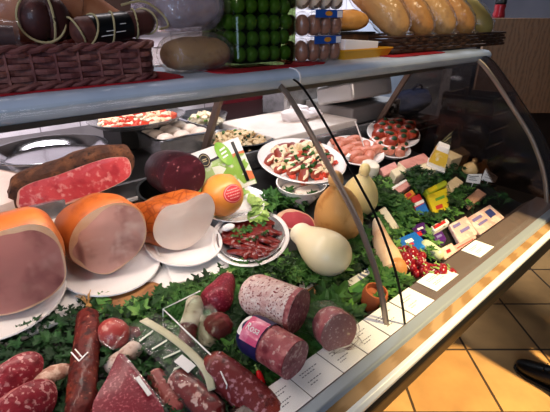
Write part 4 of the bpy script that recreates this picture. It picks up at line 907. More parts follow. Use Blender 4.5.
# slicer
c = V((1.95, 1.48, WZ)); t = wthing('meat_slicer', 'steel meat slicer with black guard at the end of the worktop', 'slicer', c)
part('base', MB().box(c+V((0, .02, .045)), (.44, .34, .09)), mat('slicer_base', '#8a8482', .35, metal=.5), t, False, bevel=.012)
for sx in (-1, 1):
    for sy in (-1, 1): part('foot', MB().lathe([(.02, 0), (.018, .004)], c+V((sx*.18, .02+sy*.13, -.0)), 12, top=True), BLACK, t)
R1 = Matrix.Rotation(radians(-14), 3, 'X')
part('carriage', MB().box(c+V((-.10, -.06, .155)), (.34, .24, .09), R1), mat('slicer_steel', '#b8b2ae', .3, metal=.5), t, False, bevel=.012)
part('carriage_plate', MB().box(c+V((-.10, -.08, .215)), (.38, .27, .012), R1), BLACK, t, False, bevel=.004)
b = MB(); b.tube([c+V((.10, .10, .24)), c+V((.116, .10, .24))], .15, n=44, up=V((0, 0, 1))); part('blade', b, CHROME, t)
b = MB(); b.tube([c+V((.118, .10, .24)), c+V((.15, .10, .24))], [.165, .15], n=44); part('blade_guard', b, BLACK, t)
part('motor_housing', MB().box(c+V((.19, .12, .15)), (.10, .22, .18)), BLACK, t, False, bevel=.02)
b = MB(); b.tube(curve([c+V((-.16, -.14, .20)), c+V((-.18, -.16, .26)), c+V((-.17, -.15, .31))], 8), [.008]*3+[.012, .016, .018, .018, .014, .006], n=12); part('handle', b, BLACK, t)
part('thickness_knob', MB().tube([c+V((.12, -.155, .05)), c+V((.12, -.185, .05))], [.028, .024], n=18), BLACK, t)
c2 = V((1.72, 1.78, WZ)); t = wthing('steel_container', 'lidded steel container behind the slicer', 'container', c2)
part('container_body', MB().box(c2+V((0, 0, .10)), (.26, .2, .2)), STEEL, t, False, bevel=.012)
ld = part('lid', MB().box(c2+V((0, 0, .206)), (.275, .215, .014)), STEELDK, t, False, bevel=.004)
b = MB(); b.tube(curve([c2+V((-.04, 0, .212)), c2+V((-.035, 0, .235)), c2+V((.035, 0, .235)), c2+V((.04, 0, .212))], 10), .005, n=8); part('lid_handle', b, CHROME, ld)
# dark blue bag on a low cabinet beyond the case
sc_ = V((3.14, 1.9, 0)); t = wthing('side_cabinet', 'low dark cabinet beyond the worktop carrying a blue bag', 'cabinet', sc_)
part('body', MB().box(sc_+V((0, 0, .36)), (.42, .5, .72)), CABM, t, False, bevel=.006); dr = part('door', MB().box(sc_+V((0, -.257, .36)), (.36, .014, .62)), mat('door_dark', '#241f1c', .5), t, False, bevel=.003)
part('handle', MB().box(sc_+V((.13, -.272, .5)), (.014, .016, .12)), CHROME, dr, False, bevel=.003)
q = V((3.14, 1.84, .72)); b = MB(); b.ball(q+V((0, 0, .095)), .22, .15, .10, 28, 16, jit=.35, js=8, jf=7); zl = min(p.z for p in b.v); b.v = [p+V((0, 0, .721-zl)) for p in b.v]
t = wthing('bag', 'slumped dark blue bag behind the rear platters', 'bag', q); part('bag_body', b, mat('navy_cloth', '#1e2c4e', .8, bump=(20, .6)), t)
b = MB(); b.tube(curve([q+V((-.1, -.03, .17)), q+V((-.04, -.05, .25)), q+V((.05, -.05, .25)), q+V((.1, -.03, .17))], 12), .009, n=8); part('strap', b, mat('navy_strap', '#16203a', .8), t)

# ------------------------------------------------------------------ platters at the back of the deck
def platter(px, py, hw, lab, w=.004, sy=.82, rot=.4, m=WHITE, d=.028):
    c = P(px, py, w); r = hw*mD(px, py); b = MB()
    b.lathe([(r*.62, 0), (r*.66, .002), (r*.95, d), (r, d+.003), (r*.975, d+.007), (r*.68, .008), (.001, .007)], c, 56, 1, sy, rot)
    solo('oval_platter', b, m, lab, 'platter', c, 'oval serving platters'); return c, r
def onpl(c, r, n, sy, rot, seed, kmax=.78):
    rnd = random.Random(seed); out = []
    for k in range(n):
        q = kmax*sqrt((k+.5)/n); a = k*2.399+seed; x, y = r*q*cos(a), r*sy*q*sin(a); out.append((V((x*cos(rot)-y*sin(rot), x*sin(rot)+y*cos(rot), 0)), rnd.uniform(-.6, .6), rnd))
    return out
def rolls(name, lab, grp, m1, m2, c, r, n, L_, rad, z, seed, sy=.82, rot=.4, cat='antipasto', base_rz=0, part2='filling'):
    pro = None
    for off, rz, rnd in onpl(c, r, n, sy, rot, seed):
        p = c+off+V((0, 0, z+rad*.9))
        if pro is None:
            t = thing(name, lab, cat, p, grp); b = MB(); b.tube(curve([p+V((-L_/2, 0, 0)), p+V((0, .004, .004)), p+V((L_/2, 0, 0))], 8), [rad*.6, rad*.95, rad, rad*1.04, rad, rad*1.04, rad, rad*.95, rad*.6], [rad*.45, rad*.8, rad*.85, rad*.88, rad*.85, rad*.88, rad*.85, rad*.8, rad*.45], 14, jit=.12, js=seed); part('wrap', b, m1, t)
            g = MB(); g.ball(p+V((0, 0, rad*.66)), L_*.42, rad*.70, rad*.42, 14, 8, jit=.3); part(part2, g, m2, t); pro = t
            t.rotation_euler = (Matrix.Rotation(SL, 3, 'X') @ Matrix.Rotation(base_rz+rz, 3, 'Z')).to_euler()
        else: dup(pro, p, rz=base_rz+rz+.001, scale=rnd.uniform(.88, 1.1))
CREAM = mat('cream_cheese', '#ead6b4', .45, [('noise', 20, '#d6b684', .5, .7)]); PEPR = mat('red_pepper', '#8a3322', .4, [('noise', 20, '#c46040', .48, .66), ('noise', 40, '#6d1f14', .54, .7)], coat=.3)
SALM = mat('salmon_pink', '#bf7058', .45, [('noise', 18, '#d89c82', .46, .66), ('noise', 40, '#9c4a34', .54, .7)], coat=.2)
c, r = platter(301, 166, 46, 'white oval platter of stuffed peppers above the deep white bowl', w=.055, sy=.88)
rolls('stuffed_pepper', 'red pepper strip stuffed with cream cheese on the oval platter', 'stuffed peppers on the platter', PEPR, CREAM, c, r, 20, .10, .017, .012, 3, base_rz=.5)
bits('cheese_slivers', 'cream cheese slivers strewn over the stuffed peppers', CREAM, c, r*.72, r*.6, .034, 46, .032, 14, .012, deck=True, rot=.4)
bits('herb_flecks', 'green herb flecks strewn over the stuffed peppers', GREENL, c, r*.75, r*.62, .04, 46, .014, 15, .012, deck=True, rot=.4)
bits('red_scraps', 'small red pepper scraps between the stuffed peppers', TOMR, c, r*.8, r*.66, .022, 70, .024, 16, .012, deck=True, rot=.4)
b = MB(); b.lathe([(.07, 0), (.075, .002), (.09, .044), (.10, .049), (.06, .044), (.001, .044)], c-V((0, -.05, .051))+V((0, 0, 0)), 40); solo('steel_stand', b, STEEL, 'low steel dish carrying the stuffed pepper platter', 'dish', c-V((0, -.05, .051)))
c, r = platter(354, 156, 34, 'white platter of salmon-pink rolls right of the stuffed peppers', w=.02)
rolls('salmon_roll', 'salmon-pink roll on the white platter behind the glass joint', 'salmon rolls on the platter', SALM, SALM, c, r, 14, .085, .022, .012, 4, base_rz=.2)
b = MB(); q = P(347, 160, .075); b.box(q, (.035, .012, .045), Matrix.Rotation(.4, 3, 'Z')); solo('price_card', b, PAPER, 'tiny white card standing among the salmon rolls', 'card', P(347, 160, .052), smooth=False)
c, r = platter(388, 153, 25, 'white platter of herb-topped pink rolls with rim toward the end', w=.012)
rolls('herb_roll', 'pink roll topped with dark chopped herbs', 'herb-topped rolls', SALM, GREEND, c, r, 10, .07, .024, .012, 5, part2='herb_topping')
c, r = platter(392, 138, 40, 'farthest platter, dark red tomatoes under green herbs', w=.03, sy=.62)
rolls('baked_tomato', 'dark red baked tomato half with herb crust', 'baked tomatoes on the farthest platter', mat('baked_tomato_red', '#8f2f1c', .4, [('noise', 16, '#b85030', .5, .7)], coat=.3), GREEND, c, r, 14, .07, .026, .014, 6, sy=.62, part2='herb_topping')
b = MB(); b.tube(curve([P(365, 150, .05), P(361, 138, .10), P(355, 121, .17)], 10), [.012, .010, .006, .004]+[.004]*7, [.003]*11, 8); solo('serving_spoon', b, PLASTICW, 'white serving spoon stuck upright in the salmon roll platter', 'spoon', P(365, 150, .045))

# ------------------------------------------------------------------ right half of the case
AVOID = [[(-20, 285), (72, 270), (72, 300), (45, 320), (-20, 336)], [(270, 214), (318, 205), (322, 240), (290, 236)], [(120, 262), (224, 256), (230, 268), (172, 292), (135, 296)], [(78, 290), (165, 268), (168, 276), (112, 302)], [(98, 304), (150, 280), (162, 286), (118, 309)], [(396, 252), (424, 252), (424, 280), (396, 280)], [(425, 270), (452, 270), (454, 298), (425, 298)]]
def block(name, lab, cat, pxs, h, m, top=None, w=.004, grp=None, topname='label', bev=.004, taper=1.0, up=0):
    """solid pack from the four pixel corners of its top, standing on the deck"""
    AVOID.append(pxs); q = [P(x, y, w+h) for x, y in pxs]; c = sum(q, V())/4; c.z = w
    b = MB(); lo = [c+(p-V((0, 0, h))-c)*taper for p in q]; b.add(lo+q, [(3, 2, 1, 0), (4, 5, 6, 7)]+[(i, (i+1) % 4, (i+1) % 4+4, i+4) for i in range(4)])
    if top is None: return solo(name, b, m, lab, cat, c, grp, smooth=False, bevel=bev)
    t = thing(name, lab, cat, c, grp); part('body', b, m, t, False, bevel=bev)
    for nm, mm, u0, u1, v0, v1 in top:
        g = MB(); f = lambda u, v_: q[0].lerp(q[1], u).lerp(q[3].lerp(q[2], u), v_)+V((0, 0, .0008))
        g.add([f(u0, v0), f(u1, v0), f(u1, v1), f(u0, v1)], [(0, 1, 2, 3)]); part(nm, g, mm, t, False, solid=.0006)
    return t
RICO = mat('ricotta_white', '#efe8dc', .5, [('noise', 20, '#ddd3c4', .5, .7)]); PINKW = mat('pink_cured_slice', '#d79a92', .45, [('noise', 20, '#c0736f', .45, .68)], coat=.2)
BEIGE = mat('beige_cheese', '#d8bf98', .5, [('noise', 10, '#c7a878', .45, .7)]); IVORY = mat('ivory_cheese', '#e8dcc0', .5)
YELP = mat('yellow_pack', '#d9c21e', .35, [('noise', 18, '#b9a013', .52, .7)], coat=.5); PURP = mat('purple_pack', '#4a1f6a', .35, [('noise', 20, '#64308a', .5, .7)], coat=.5)
BLUEP = mat('blue_pack', '#1763b8', .35, [('noise', 9, '#2f86d6', .5, .7)], coat=.5); REDP = mat('red_pack', '#c42a2f', .35, coat=.5); GREENP = mat('green_pack', '#5f9a3a', .35, coat=.5)
VACP = mat('pink_vacuum_pack', '#d8b2ae', .25, [('noise', 12, '#c98f8e', .45, .66), ('noise', 30, '#e6d2cc', .5, .66)], coat=.7); LILAC = mat('lilac_label', '#7b6fa6', .4)
b = MB(); q = P(372, 182, .0); b.lathe([(.030, .004), (.038, .02), (.040, .05), (.036, .07), (.026, .078), (.001, .080)], q+V((0, .03, 0)), 26); solo('ricotta', b, RICO, 'small white ricotta round right of the pane joint', 'cheese', q+V((0, .03, 0)))
block('cured_wedge', 'pink cured meat wedge between ricotta and white cheese cube', 'cold cut', [(380, 168), (395, 161), (399, 168), (384, 176)], .03, PINKW)
block('cheese_cube', 'white cheese cube in front of the long pink wedge', 'cheese', [(391, 170), (401, 165), (406, 171), (396, 177)], .05, IVORY)
block('cheese_wedge', 'long ivory cheese wedge with pinkish top below the printed tub', 'cheese', [(398, 162), (424, 153), (432, 161), (406, 169)], .05, IVORY, [('rind', PINKW, .02, .98, .02, .98)])
block('cured_slice_pack', 'small pack of pink slices in white film below the cube', 'pack', [(391, 188), (406, 179), (411, 185), (397, 195)], .025, PINKW, [('film_edge', PAPER, 0, 1, 0, .28)])
b = MB(); q = P(436, 166, .05); t = thing('printed_tub', 'white cheese tub with yellow print standing on an ivory block', 'tub', q); hh = tall(436, 166, 141, .05)-.05
hh *= .85; b.lathe([(.060, 0), (.062, .006), (.042, hh*.9), (.040, hh), (.001, hh)], q, 4, 1, .75, pi/4+.3); part('tub_body', b, PLASTICW, t, False, bevel=.004)
b = MB(); b.lathe([(.0600, hh*.2), (.0468, hh*.78)], q, 4, 1, .75, pi/4+.3, bot=False); part('printed_band', b, mat('yellow_print', '#d9b23a', .4, [('noise', 16, '#e8e2cc', .48, .56)]), t, False)
b = MB(); b.lathe([(.066, -.002), (.068, .006), (.058, .008)], q, 4, 1, .75, pi/4+.3); part('rim', b, PLASTICW, t, False)
block('cheese_block', 'ivory cheese block carrying the yellow-printed tub', 'cheese', [(417, 164), (438, 155), (452, 163), (431, 173)], .045, IVORY)
block('cheese_block', 'tall beige cheese block behind the kale with a black sign on top', 'cheese', [(443, 152), (462, 146), (471, 153), (452, 160)], .075, BEIGE)
q = P(454, 150, .08); t = thing('price_sign', 'small black price sign with chalk writing on the beige block', 'sign', q); nrm = V((-.45, -.85, .25)).normalized()
qd = [PP(x, y, q, nrm) for x, y in ((441, 142), (458, 126), (460, 148), (444, 152))]; b = MB(); b.prism(qd, -nrm*.004); part('board', b, mat('slate', '#1c1a16', .6), t, False)
b = MB(); f = lambda u, v_: qd[0].lerp(qd[1], u).lerp(qd[3].lerp(qd[2], u), v_)+nrm*.001
for (u0, v0, u1, v1) in ((0, 0, 1, .03), (0, .97, 1, 1), (0, 0, .03, 1), (.97, 0, 1, 1)): b.add([f(u0, v0), f(u1, v0), f(u1, v1), f(u0, v1)], [(0, 1, 2, 3)])
random.seed(3)
for row in range(4):
    u = .15
    while u < .82: l = random.uniform(.05, .12); v0 = .2+row*.17; b.bar(f(u, v0+random.uniform(-.05, .05)), f(u+l, v0+random.uniform(-.05, .05)), .003, .0006); u += l+.05
part('chalk_marks', b, mat('chalk', '#a39a6a', .8), t, False)
def rcheese(px, py, r, m, lab, knob=True):
    q = P(px, py, 0); t = thing('scamorza', lab, 'cheese', q); b = MB(); b.tube([q+V((0, 0, z)) for z in (.003, .01, r*.6, r*1.2, r*1.7, r*1.85, r*1.95, r*2.2, r*2.4, r*2.45)], [.01, r*.6, r, r*.98, r*.55, r*.3, r*.28, r*.36, r*.22, .002], n=22, up=V((0, 1, 0)), jit=.06); part('rind', b, m, t)
    b = MB(); b.tube([q+V((r*.3*cos(a), r*.3*sin(a), r*1.9)) for a in [k*pi/8 for k in range(16)]], .002, n=5, close=True); part('string', b, mat('string', '#c8b48c', .8), t)
rcheese(468, 176, .038, mat('blond_rind', '#d8b47c', .4, [('noise', 8, '#c49a5c', .5, .7)], coat=.3), 'blond knobbed scamorza cheese behind the small white card')
rcheese(478, 176, .036, SMOK, 'dark smoked scamorza beside the blond one')
def card(px4, lab, h, w=.03):
    c = P(*px4[3], w); nr = V((-.5, -.55, .67)).normalized(); q = [PP(x, y, c, nr) for x, y in px4]; t = thing('price_card', lab, 'card', c); b = MB(); b.prism(q, -nr*.0012); part('card', b, PAPER, t, False)
    f = lambda u, v_: q[0].lerp(q[1], u).lerp(q[3].lerp(q[2], u), v_)+nr*.001; g = MB()
    for v0, u1 in ((.25, .8), (.45, .6), (.68, .72)): g.bar(f(.15, v0), f(u1, v0), .0035, .0006)
    part('print', g, INK, t, False)
    g = MB(); g.bar(q[2].lerp(q[3], .5), V((q[2].lerp(q[3], .5).x, q[2].lerp(q[3], .5).y, .002)), .003, .003, V((0, 1, 0))); part('pick', g, PLASTICW, t, False)
card([(468, 174), (482, 174), (480, 184), (466, 182)], 'small white price card in front of the blond scamorza', .03)
card([(486, 168), (498, 177), (495, 183), (481, 180)], 'small white price card at the far end of the case', .03)
block('cheese_packet', 'bright yellow cheese packet lying among kale', 'packet', [(427, 195), (447, 187), (450, 211), (435, 216)], .02, YELP, [('dark_print', GREENP, .3, .8, .3, .42), ('red_print', REDP, .2, .6, .62, .78)])
block('cheese_packet', 'yellow and green packet above the bright yellow one', 'packet', [(424, 190), (446, 179), (448, 184), (428, 195)], .022, mat('lime_pack', '#a9b52a', .35, coat=.5), [('print', YELP, .1, .5, .15, .85)])
block('cheese_wedge', 'beige cheese wedge right of the bright yellow packet', 'cheese', [(448, 182), (456, 176), (464, 182), (452, 192)], .035, BEIGE)
block('ham_packet', 'pink-orange triangular packet beside the beige wedge', 'packet', [(464, 200), (478, 188), (487, 194), (470, 207)], .02, mat('pinkish_pack', '#cf9a7c', .35, [('noise', 14, '#b87a60', .5, .7)], coat=.5), [('green_print', GREENP, .0, .2, .1, .9)])
block('snack_packet', 'red, white and blue packet left of the bright yellow one', 'packet', [(411, 197), (420, 193), (429, 212), (419, 218)], .022, REDP, [('white_band', PAPER, 0, 1, .35, .5), ('blue_band', BLUEP, 0, 1, .55, 1)])
block('snack_packet', 'orange packet tucked above the red, white and blue one', 'packet', [(401, 196), (412, 189), (416, 194), (405, 201)], .024, mat('orange_pack', '#d28a2c', .4, coat=.4), [('print', REDP, .3, .7, .2, .8)])
block('purple_packet', 'dark purple packet above the sky-blue one', 'packet', [(411, 226), (424, 221), (431, 233), (417, 239)], .02, PURP, [('print', PAPER, .3, .7, .35, .5), ('red_print', REDP, .15, .45, .6, .9)])
block('purple_packet', 'dark purple round-printed packet beside the pale pink slices', 'packet', [(432, 235), (442, 230), (447, 239), (437, 244)], .026, PURP, [('print', LILAC, .25, .75, .3, .55)])
block('red_packet', 'small red and white packet below the bright yellow one', 'packet', [(431, 226), (446, 218), (450, 222), (435, 231)], .024, PAPER, [('red_band', REDP, .05, .8, .2, .75)])
block('blue_packet', 'sky-blue packet with white print just above the radishes', 'packet', [(396, 239), (415, 231), (430, 245), (407, 253)], .03, BLUEP, [('white_print', PAPER, .25, .6, .3, .5), ('red_print', REDP, .3, .5, .55, .68)])
b = MB(); sausage(thing('cheese_roll', 'pale green-white cheese roll in film beside the sky-blue packet', 'cheese', P(432, 262, 0)), [L(421, 243, .022), L(431, 250, .022), L(442, 258, .022)], .022, mat('pale_green_cheese', '#c9cfae', .4, [('noise', 10, '#aeb98c', .5, .7)], coat=.5), 20, None, (1, 1), .03)
block('vacuum_pack', 'largest white and pink vacuum pack with dark blue label, nearest the far end', 'vacuum pack', [(466, 218), (490, 204), (506, 218), (482, 236)], .016, VACP, [('blue_label', mat('dark_blue_label', '#2c3a78', .4, coat=.4), .62, .86, .2, .6), ('print', LILAC, .1, .45, .2, .35), ('print', LILAC, .15, .5, .5, .62)], bev=.005)
block('vacuum_pack', 'white and pink vacuum pack partly under parsley, in the middle of the packs', 'vacuum pack', [(449, 224), (466, 215), (478, 233), (460, 244)], .018, VACP, [('print', LILAC, .1, .5, .15, .3), ('print', LILAC, .3, .8, .5, .65)], bev=.005)
block('vacuum_pack', 'pinkest vacuum pack with red lines next to the vent', 'vacuum pack', [(452, 246), (474, 234), (484, 243), (460, 258)], .018, mat('pinker_pack', '#d89a98', .25, [('noise', 14, '#e6c2bc', .5, .68)], coat=.7), [('red_line', REDP, .1, .8, .3, .36), ('red_line', REDP, .1, .7, .5, .56)], bev=.005)
block('vacuum_pack', 'smallest vacuum pack of pale meat touching the radishes', 'vacuum pack', [(440, 248), (452, 242), (461, 256), (447, 264)], .018, VACP, [('print', REDP, .3, .6, .3, .5)], bev=.005)
# wrapped long wedge, cracker slice, labelled pack, terracotta pot
t = thing('wrapped_wedge', 'long pale ham wedge in clear film just right of the pane edge', 'cold cut', P(386, 255, 0))
b = MB(); pts = curve([L(376, 222, .028), L(381, 240, .032), L(389, 258, .034), L(395, 274, .032)], 14); b.tube(pts, [.012+.026*min(1, i/8) for i in range(14)]+[.022], [.02+.014*min(1, i/8) for i in range(14)]+[.018], 18, jit=.12); part('meat', b, mat('pale_wrapped_meat', '#e2c09c', .45, [('noise', 12, '#d99c7c', .45, .66), ('noise', 8, '#f0dfc4', .5, .7)], coat=.4), t)
b = MB(); b.ball(L(395, 268, .036), .036, .034, .034, 18, 12, jit=.08); part('brown_end', b, mat('toasted_end', '#c48a54', .5, [('noise', 12, '#a86c3a', .5, .7)]), t, label='toasted brown rounded end')
block('wafer', 'crisp ivory wafer slab standing in parsley above the wrapped wedge', 'wafer', [(378, 210), (385, 206), (400, 228), (394, 231)], .03, BEIGE, [('crust', IVORY, .05, .95, .05, .95)])
block('labelled_pack', 'flat pack with white label and green print behind the support bar', 'pack', [(342, 284), (368, 268), (374, 290), (350, 306)], .018, GREENP, [('white_label', PAPER, -.02, 1.02, 0, .30), ('leaf_print', mat('dark_green_print', '#37702c', .4), .25, .6, .45, .8)])
b = MB(); q = P(370, 308, 0); b.lathe([(.022, .003), (.03, .02), (.034, .05), (.03, .066), (.026, .066), (.026, .05), (.001, .04)], q, 26); solo('terracotta_pot', b, mat('terracotta', '#a8552f', .6, [('noise', 12, '#c07042', .5, .7)]), 'small terracotta pot between the labelled pack and the vent', 'pot', q)
b = MB(); q = P(327, 297, .002); b.lathe([(.05, 0), (.055, .002), (.078, .012), (.08, .015), (.055, .006), (.001, .005)], q, 36); solo('saucer', b, WHITE, 'white saucer half hidden between pear cheese and salami end', 'plate', q)
# radishes
RADM = mat('radish_skin', '#85101e', .3, [('noise', 10, '#a81f2c', .5, .7)], coat=.6)
def bunch(px, py, n, rp, lab, grp, seed):
    rnd = random.Random(seed); pro = None; m = mD(px, py)
    for k in range(n):
        q = sqrt((k+.5)/n)*rp*m; a = k*2.399; z = .016+.030*max(0, 1-(q/(rp*m))**2)+.012*(k % 2); p = P(px, py, 0)+V((q*cos(a), q*sin(a)*1.15, z))
        if pro is None:
            t = thing('radish', lab, 'radish', p, grp); b = MB(); b.ball(p, .0152, .0152, .0162, 16, 10); part('bulb', b, RADM, t)
            g = MB(); g.tube([p+V((0, -.012, .004)), p+V((.001, -.017, .004)), p+V((.004, -.024, .001))], [.003, .0015, .0005], n=6); part('root', g, RICO, t)
            s = MB(); s.tube([p+V((0, .008, .010)), p+V((0, .018, .014)), p+V((.003, .024, .012))], [.003, .002, .0015], n=6); part('stalk', s, STEMM, t); pro = t
        else: dup(pro, p, rz=rnd.uniform(-1, 1)+.001, scale=rnd.uniform(.85, 1.2))
bunch(409, 268, 22, 14, 'red radish in the bunch under the sky-blue packet', 'radishes under the sky-blue packet', 1)
bunch(438, 287, 28, 16, 'red radish in the bunch beside the vent', 'radishes beside the vent', 2)

# ------------------------------------------------------------------ price cards on the ledge
n0 = 0
for (xa, xb, lab) in ((270, 297, 'white price label on the ledge nearest the frame bottom, under the orange-red salami'), (298, 328, 'white price label on the ledge in front of the wooden salami board'), (329, 352, 'white price label on the ledge below the salami end piece'), (353, 374.5, 'white price label on the ledge just left of the pane joint'),
                      (375.5, 400, 'white price label on the ledge right at the pane joint'), (401, 420, 'white price label on the ledge below the leafy parsley bunch'), (428, 450, 'slanted white price label on the ledge below the radishes'), (472, 486, 'slanted white price label on the ledge below the vacuum packs')):
    y0, y1 = (.389 if xa < 420 else .405), .465; x0 = XatY(xa, .43, .786); x1 = XatY(xb, .43, .786); t = thing('price_label', lab, 'price label', V((x0, .43, .786)), 'price labels on the ledge', deck=False)
    part('card', MB().box(((x0+x1)/2, (y0+y1)/2, .7865), (x1-x0, y1-y0, .0014)), PAPER, t, False)
    g = MB(); random.seed(int(xa))
    for row, wd in ((.72, .5), (.62, .36), (.40, .42), (.30, .22)):
        u = .2
        while u < .2+wd: l = random.uniform(.03, .08); g.box((x0+(x1-x0)*(u+l/2), y0+(y1-y0)*row, .7874), ((x1-x0)*l, .0022, .0004)); u += l+.03
    part('print', g, mat('grey_ink', '#77757a', .7), t, False)

# ------------------------------------------------------------------ things on the top shelf
ZS = ZT+.0005
def napkin(pts, lab):
    b = MB(); lp = smoothloop([V((x, y, ZS)) for x, y in pts], 60); lp = [p+(p-sum(lp, V())/60).normalized()*.004*sin(i*1.3) for i, p in enumerate(lp)]; b.prism(lp, (0, 0, .0025)); solo('paper_napkin', b, RIBBON, lab, 'napkin', lp[0], deck=False, smooth=False)
xb = XatY(158, .84, 1.38)
napkin([(-.45, .826), (0, .822), (.25, .825), (xb+.02, .83), (xb+.06, .87), (xb+.03, 1.0), (.2, 1.1), (-.45, 1.1)], 'red paper napkin under the woven basket')
BASK = mat('dyed_wicker', '#663a38', .7, [('noise', 16, '#82564c', .45, .68), ('noise', 40, '#4a2424', .5, .72)], bump=(60, .5))
YB, YE = .842, 1.10; XL = -.42
t = thing('wicker_basket', 'low woven red-brown basket holding cured meats', 'basket', V(((XL+xb)/2, (YB+YE)/2, ZS+.003)), deck=False)
zt = AY(80, 47, YB).z; zb0 = ZS+.004
def rrect(z, off=0, n=220):
    x0, x1, y0, y1, r = XL-off, xb+off, YB-off, YE+off, .04; pts = []
    for cx, cy, a0 in ((x1-r, y0+r, -pi/2), (x1-r, y1-r, 0), (x0+r, y1-r, pi/2), (x0+r, y0+r, pi)):
        for k in range(7): a = a0+k*pi/12; pts.append(V((cx+r*cos(a), cy+r*sin(a), z)))
    d = [0]
    for i in range(len(pts)): d.append(d[-1]+(pts[(i+1) % len(pts)]-pts[i]).length)
    out = []; j = 0
    for k in range(n):
        s = k*d[-1]/n
        while d[j+1] < s: j += 1
        out.append(pts[j].lerp(pts[(j+1) % len(pts)], (s-d[j])/max(1e-9, d[j+1]-d[j])))
    return out
NR = 6; NS = 55
for row in range(NR):
    z = zb0+.008+(zt-zb0-.016)*row/(NR-1); base = rrect(z); c0 = sum(base, V())/len(base); pts = []
    for i, p in enumerate(base):
        tn = (base[(i+1) % 220]-base[i-1]).normalized(); nn = V((tn.y, -tn.x, 0)); pts.append(p+nn*.0045*sin(2*pi*i*NS/220/2+row*pi))
    b = MB(); b.tube(pts, .0022, (zt-zb0)/NR*.46, n=6, close=True); part('woven_band', b, BASK, t, False)
b = MB()
for k in range(NS):
    p = rrect(zb0)[int(k*220/NS)]; b.tube([p, p+V((0, 0, zt-zb0))], .0035, n=6)
part('stakes', b, BASK, t)
for nm, z in (('rim', zt), ('foot_braid', zb0+.004)):
    b = MB()
    for ph in (0, pi): 
        base = rrect(z, .003); pts = []
        for i, p in enumerate(base):
            tn = (base[(i+1) % 220]-base[i-1]).normalized(); nn = V((tn.y, -tn.x, 0)); a = i*2*pi*36/220+ph; pts.append(p+nn*.004*cos(a)+V((0, 0, .004*sin(a))))
        b.tube(pts, .0045, n=6, close=True)
    part(nm, b, BASK, t)
part('bottom', MB().box(((XL+xb)/2, (YB+YE)/2, zb0+.003), (xb-XL-.03, YE-YB-.03, .004)), BASK, t, False)
b = MB(); b.box(((XL+xb)/2, (YB+YE)/2, zb0+.035), (xb-XL-.05, YE-YB-.05, .055)); solo('crumpled_paper', b, mat('dull_pink_paper', '#8d5f60', .8, bump=(20, .8)), 'pinkish packing paper filling the woven basket', 'paper', V(((XL+xb)/2, (YB+YE)/2, zb0+.007)), deck=False, bevel=.015)
zf = zb0+.064
STRG = mat('butcher_string', '#a89a70', .8)
# round salami with string
q = AY(44, 18, .93); r = 23*mW(q); t = thing('salami', 'round dark string-tied salami lying in the woven basket', 'salami', V((q.x, q.y, zf)), deck=False); q.z = max(q.z, zf+r*.85)
b = MB(); b.ball(q-V((r*.33, 0, 0)), r*.78, r*.85, r*.95, 24, 14, jit=.12, js=2); b.ball(q+V((r*.36, 0, -.002)), r*.72, r*.82, r*.92, 24, 14, jit=.12, js=5); part('casing', b, mat('dark_aged_skin', '#3a1d1b', .55, [('noise', 25, '#5c302a', .48, .68)], coat=.3, bump=(30, .5)), t)
b = MB(); rr_ = r*1.04
b.tube([q+V((r*.12, rr_*.92*sin(a), rr_*.98*cos(a))) for a in [k*pi/16 for k in range(32)]], .0022, n=6, close=True); b.tube([q+V((-.25*r+rr_*.9*cos(a), -rr_*.55+.1*r*sin(a*2), rr_*.93*sin(a))) for a in [k*pi/16 for k in range(32)]], .0022, n=6, close=True); b.ball(q+V((r*.12, -.3*r, rr_*.95)), .006); part('string', b, STRG, t)
# cured leg behind
q = AY(62, 8, 1.0); t = thing('cured_pork', 'pale orange cured pork leg wrapped in film at the basket back', 'ham', V((q.x, q.y, zf)), deck=False)
b = MB(); b.tube(curve([V((q.x-.16, 1.02, zf+.05)), V((q.x-.02, 1.02, zf+.075)), V((q.x+.07, 1.0, zf+.05)), V((q.x+.13, .99, zf+.035))], 16), [.03, .05, .066, .076, .082, .084, .082, .076, .07, .063, .055, .047, .04, .034, .03, .026, .02], [.03, .045, .056, .064, .07, .072, .07, .066, .06, .053, .046, .04, .035, .03, .026, .022, .016], 24, jit=.06); b.v = [V((p.x, p.y, max(p.z, zf))) for p in b.v]; part('rind', b, mat('pale_orange_rind', '#a86a48', .5, [('noise', 8, '#c08a66', .45, .66), ('noise', 14, '#8d5038', .52, .72)], coat=.3), t)
b = MB(); b.tube(curve([V((q.x-.2, 1.0, zf+.055)), V((q.x-.06, 1.0, zf+.085)), V((q.x+.03, .99, zf+.075))], 16), [.05+.05*sin(pi*i/16) for i in range(17)], [.05+.04*sin(pi*i/16) for i in range(17)], 24, jit=.16, jf=26); b.v = [V((p.x, p.y, max(p.z, zf))) for p in b.v]; part('film', b, FILM, t)
q = AY(14, 34, .90); t = thing('cured_sausage', 'small cured sausage in shiny crinkled film at the basket corner', 'sausage', V((q.x, q.y, zf-.01)), deck=False); b = MB(); b.tube(curve([q+V((-.10, .02, .0)), q+V((-.05, .01, 0)), q+V((.0, .0, -.002))], 10), [.016]*11, n=14, jit=.15); part('casing', b, mat('dark_aged_skin', '#3a1d1b'), t)
b = MB(); b.tube(curve([q+V((-.12, .02, .004)), q+V((-.04, 0.01, .004)), q+V((.008, 0, .0))], 12), [.022]*13, n=20, jit=.25, jf=40); part('film', b, FILM, t)
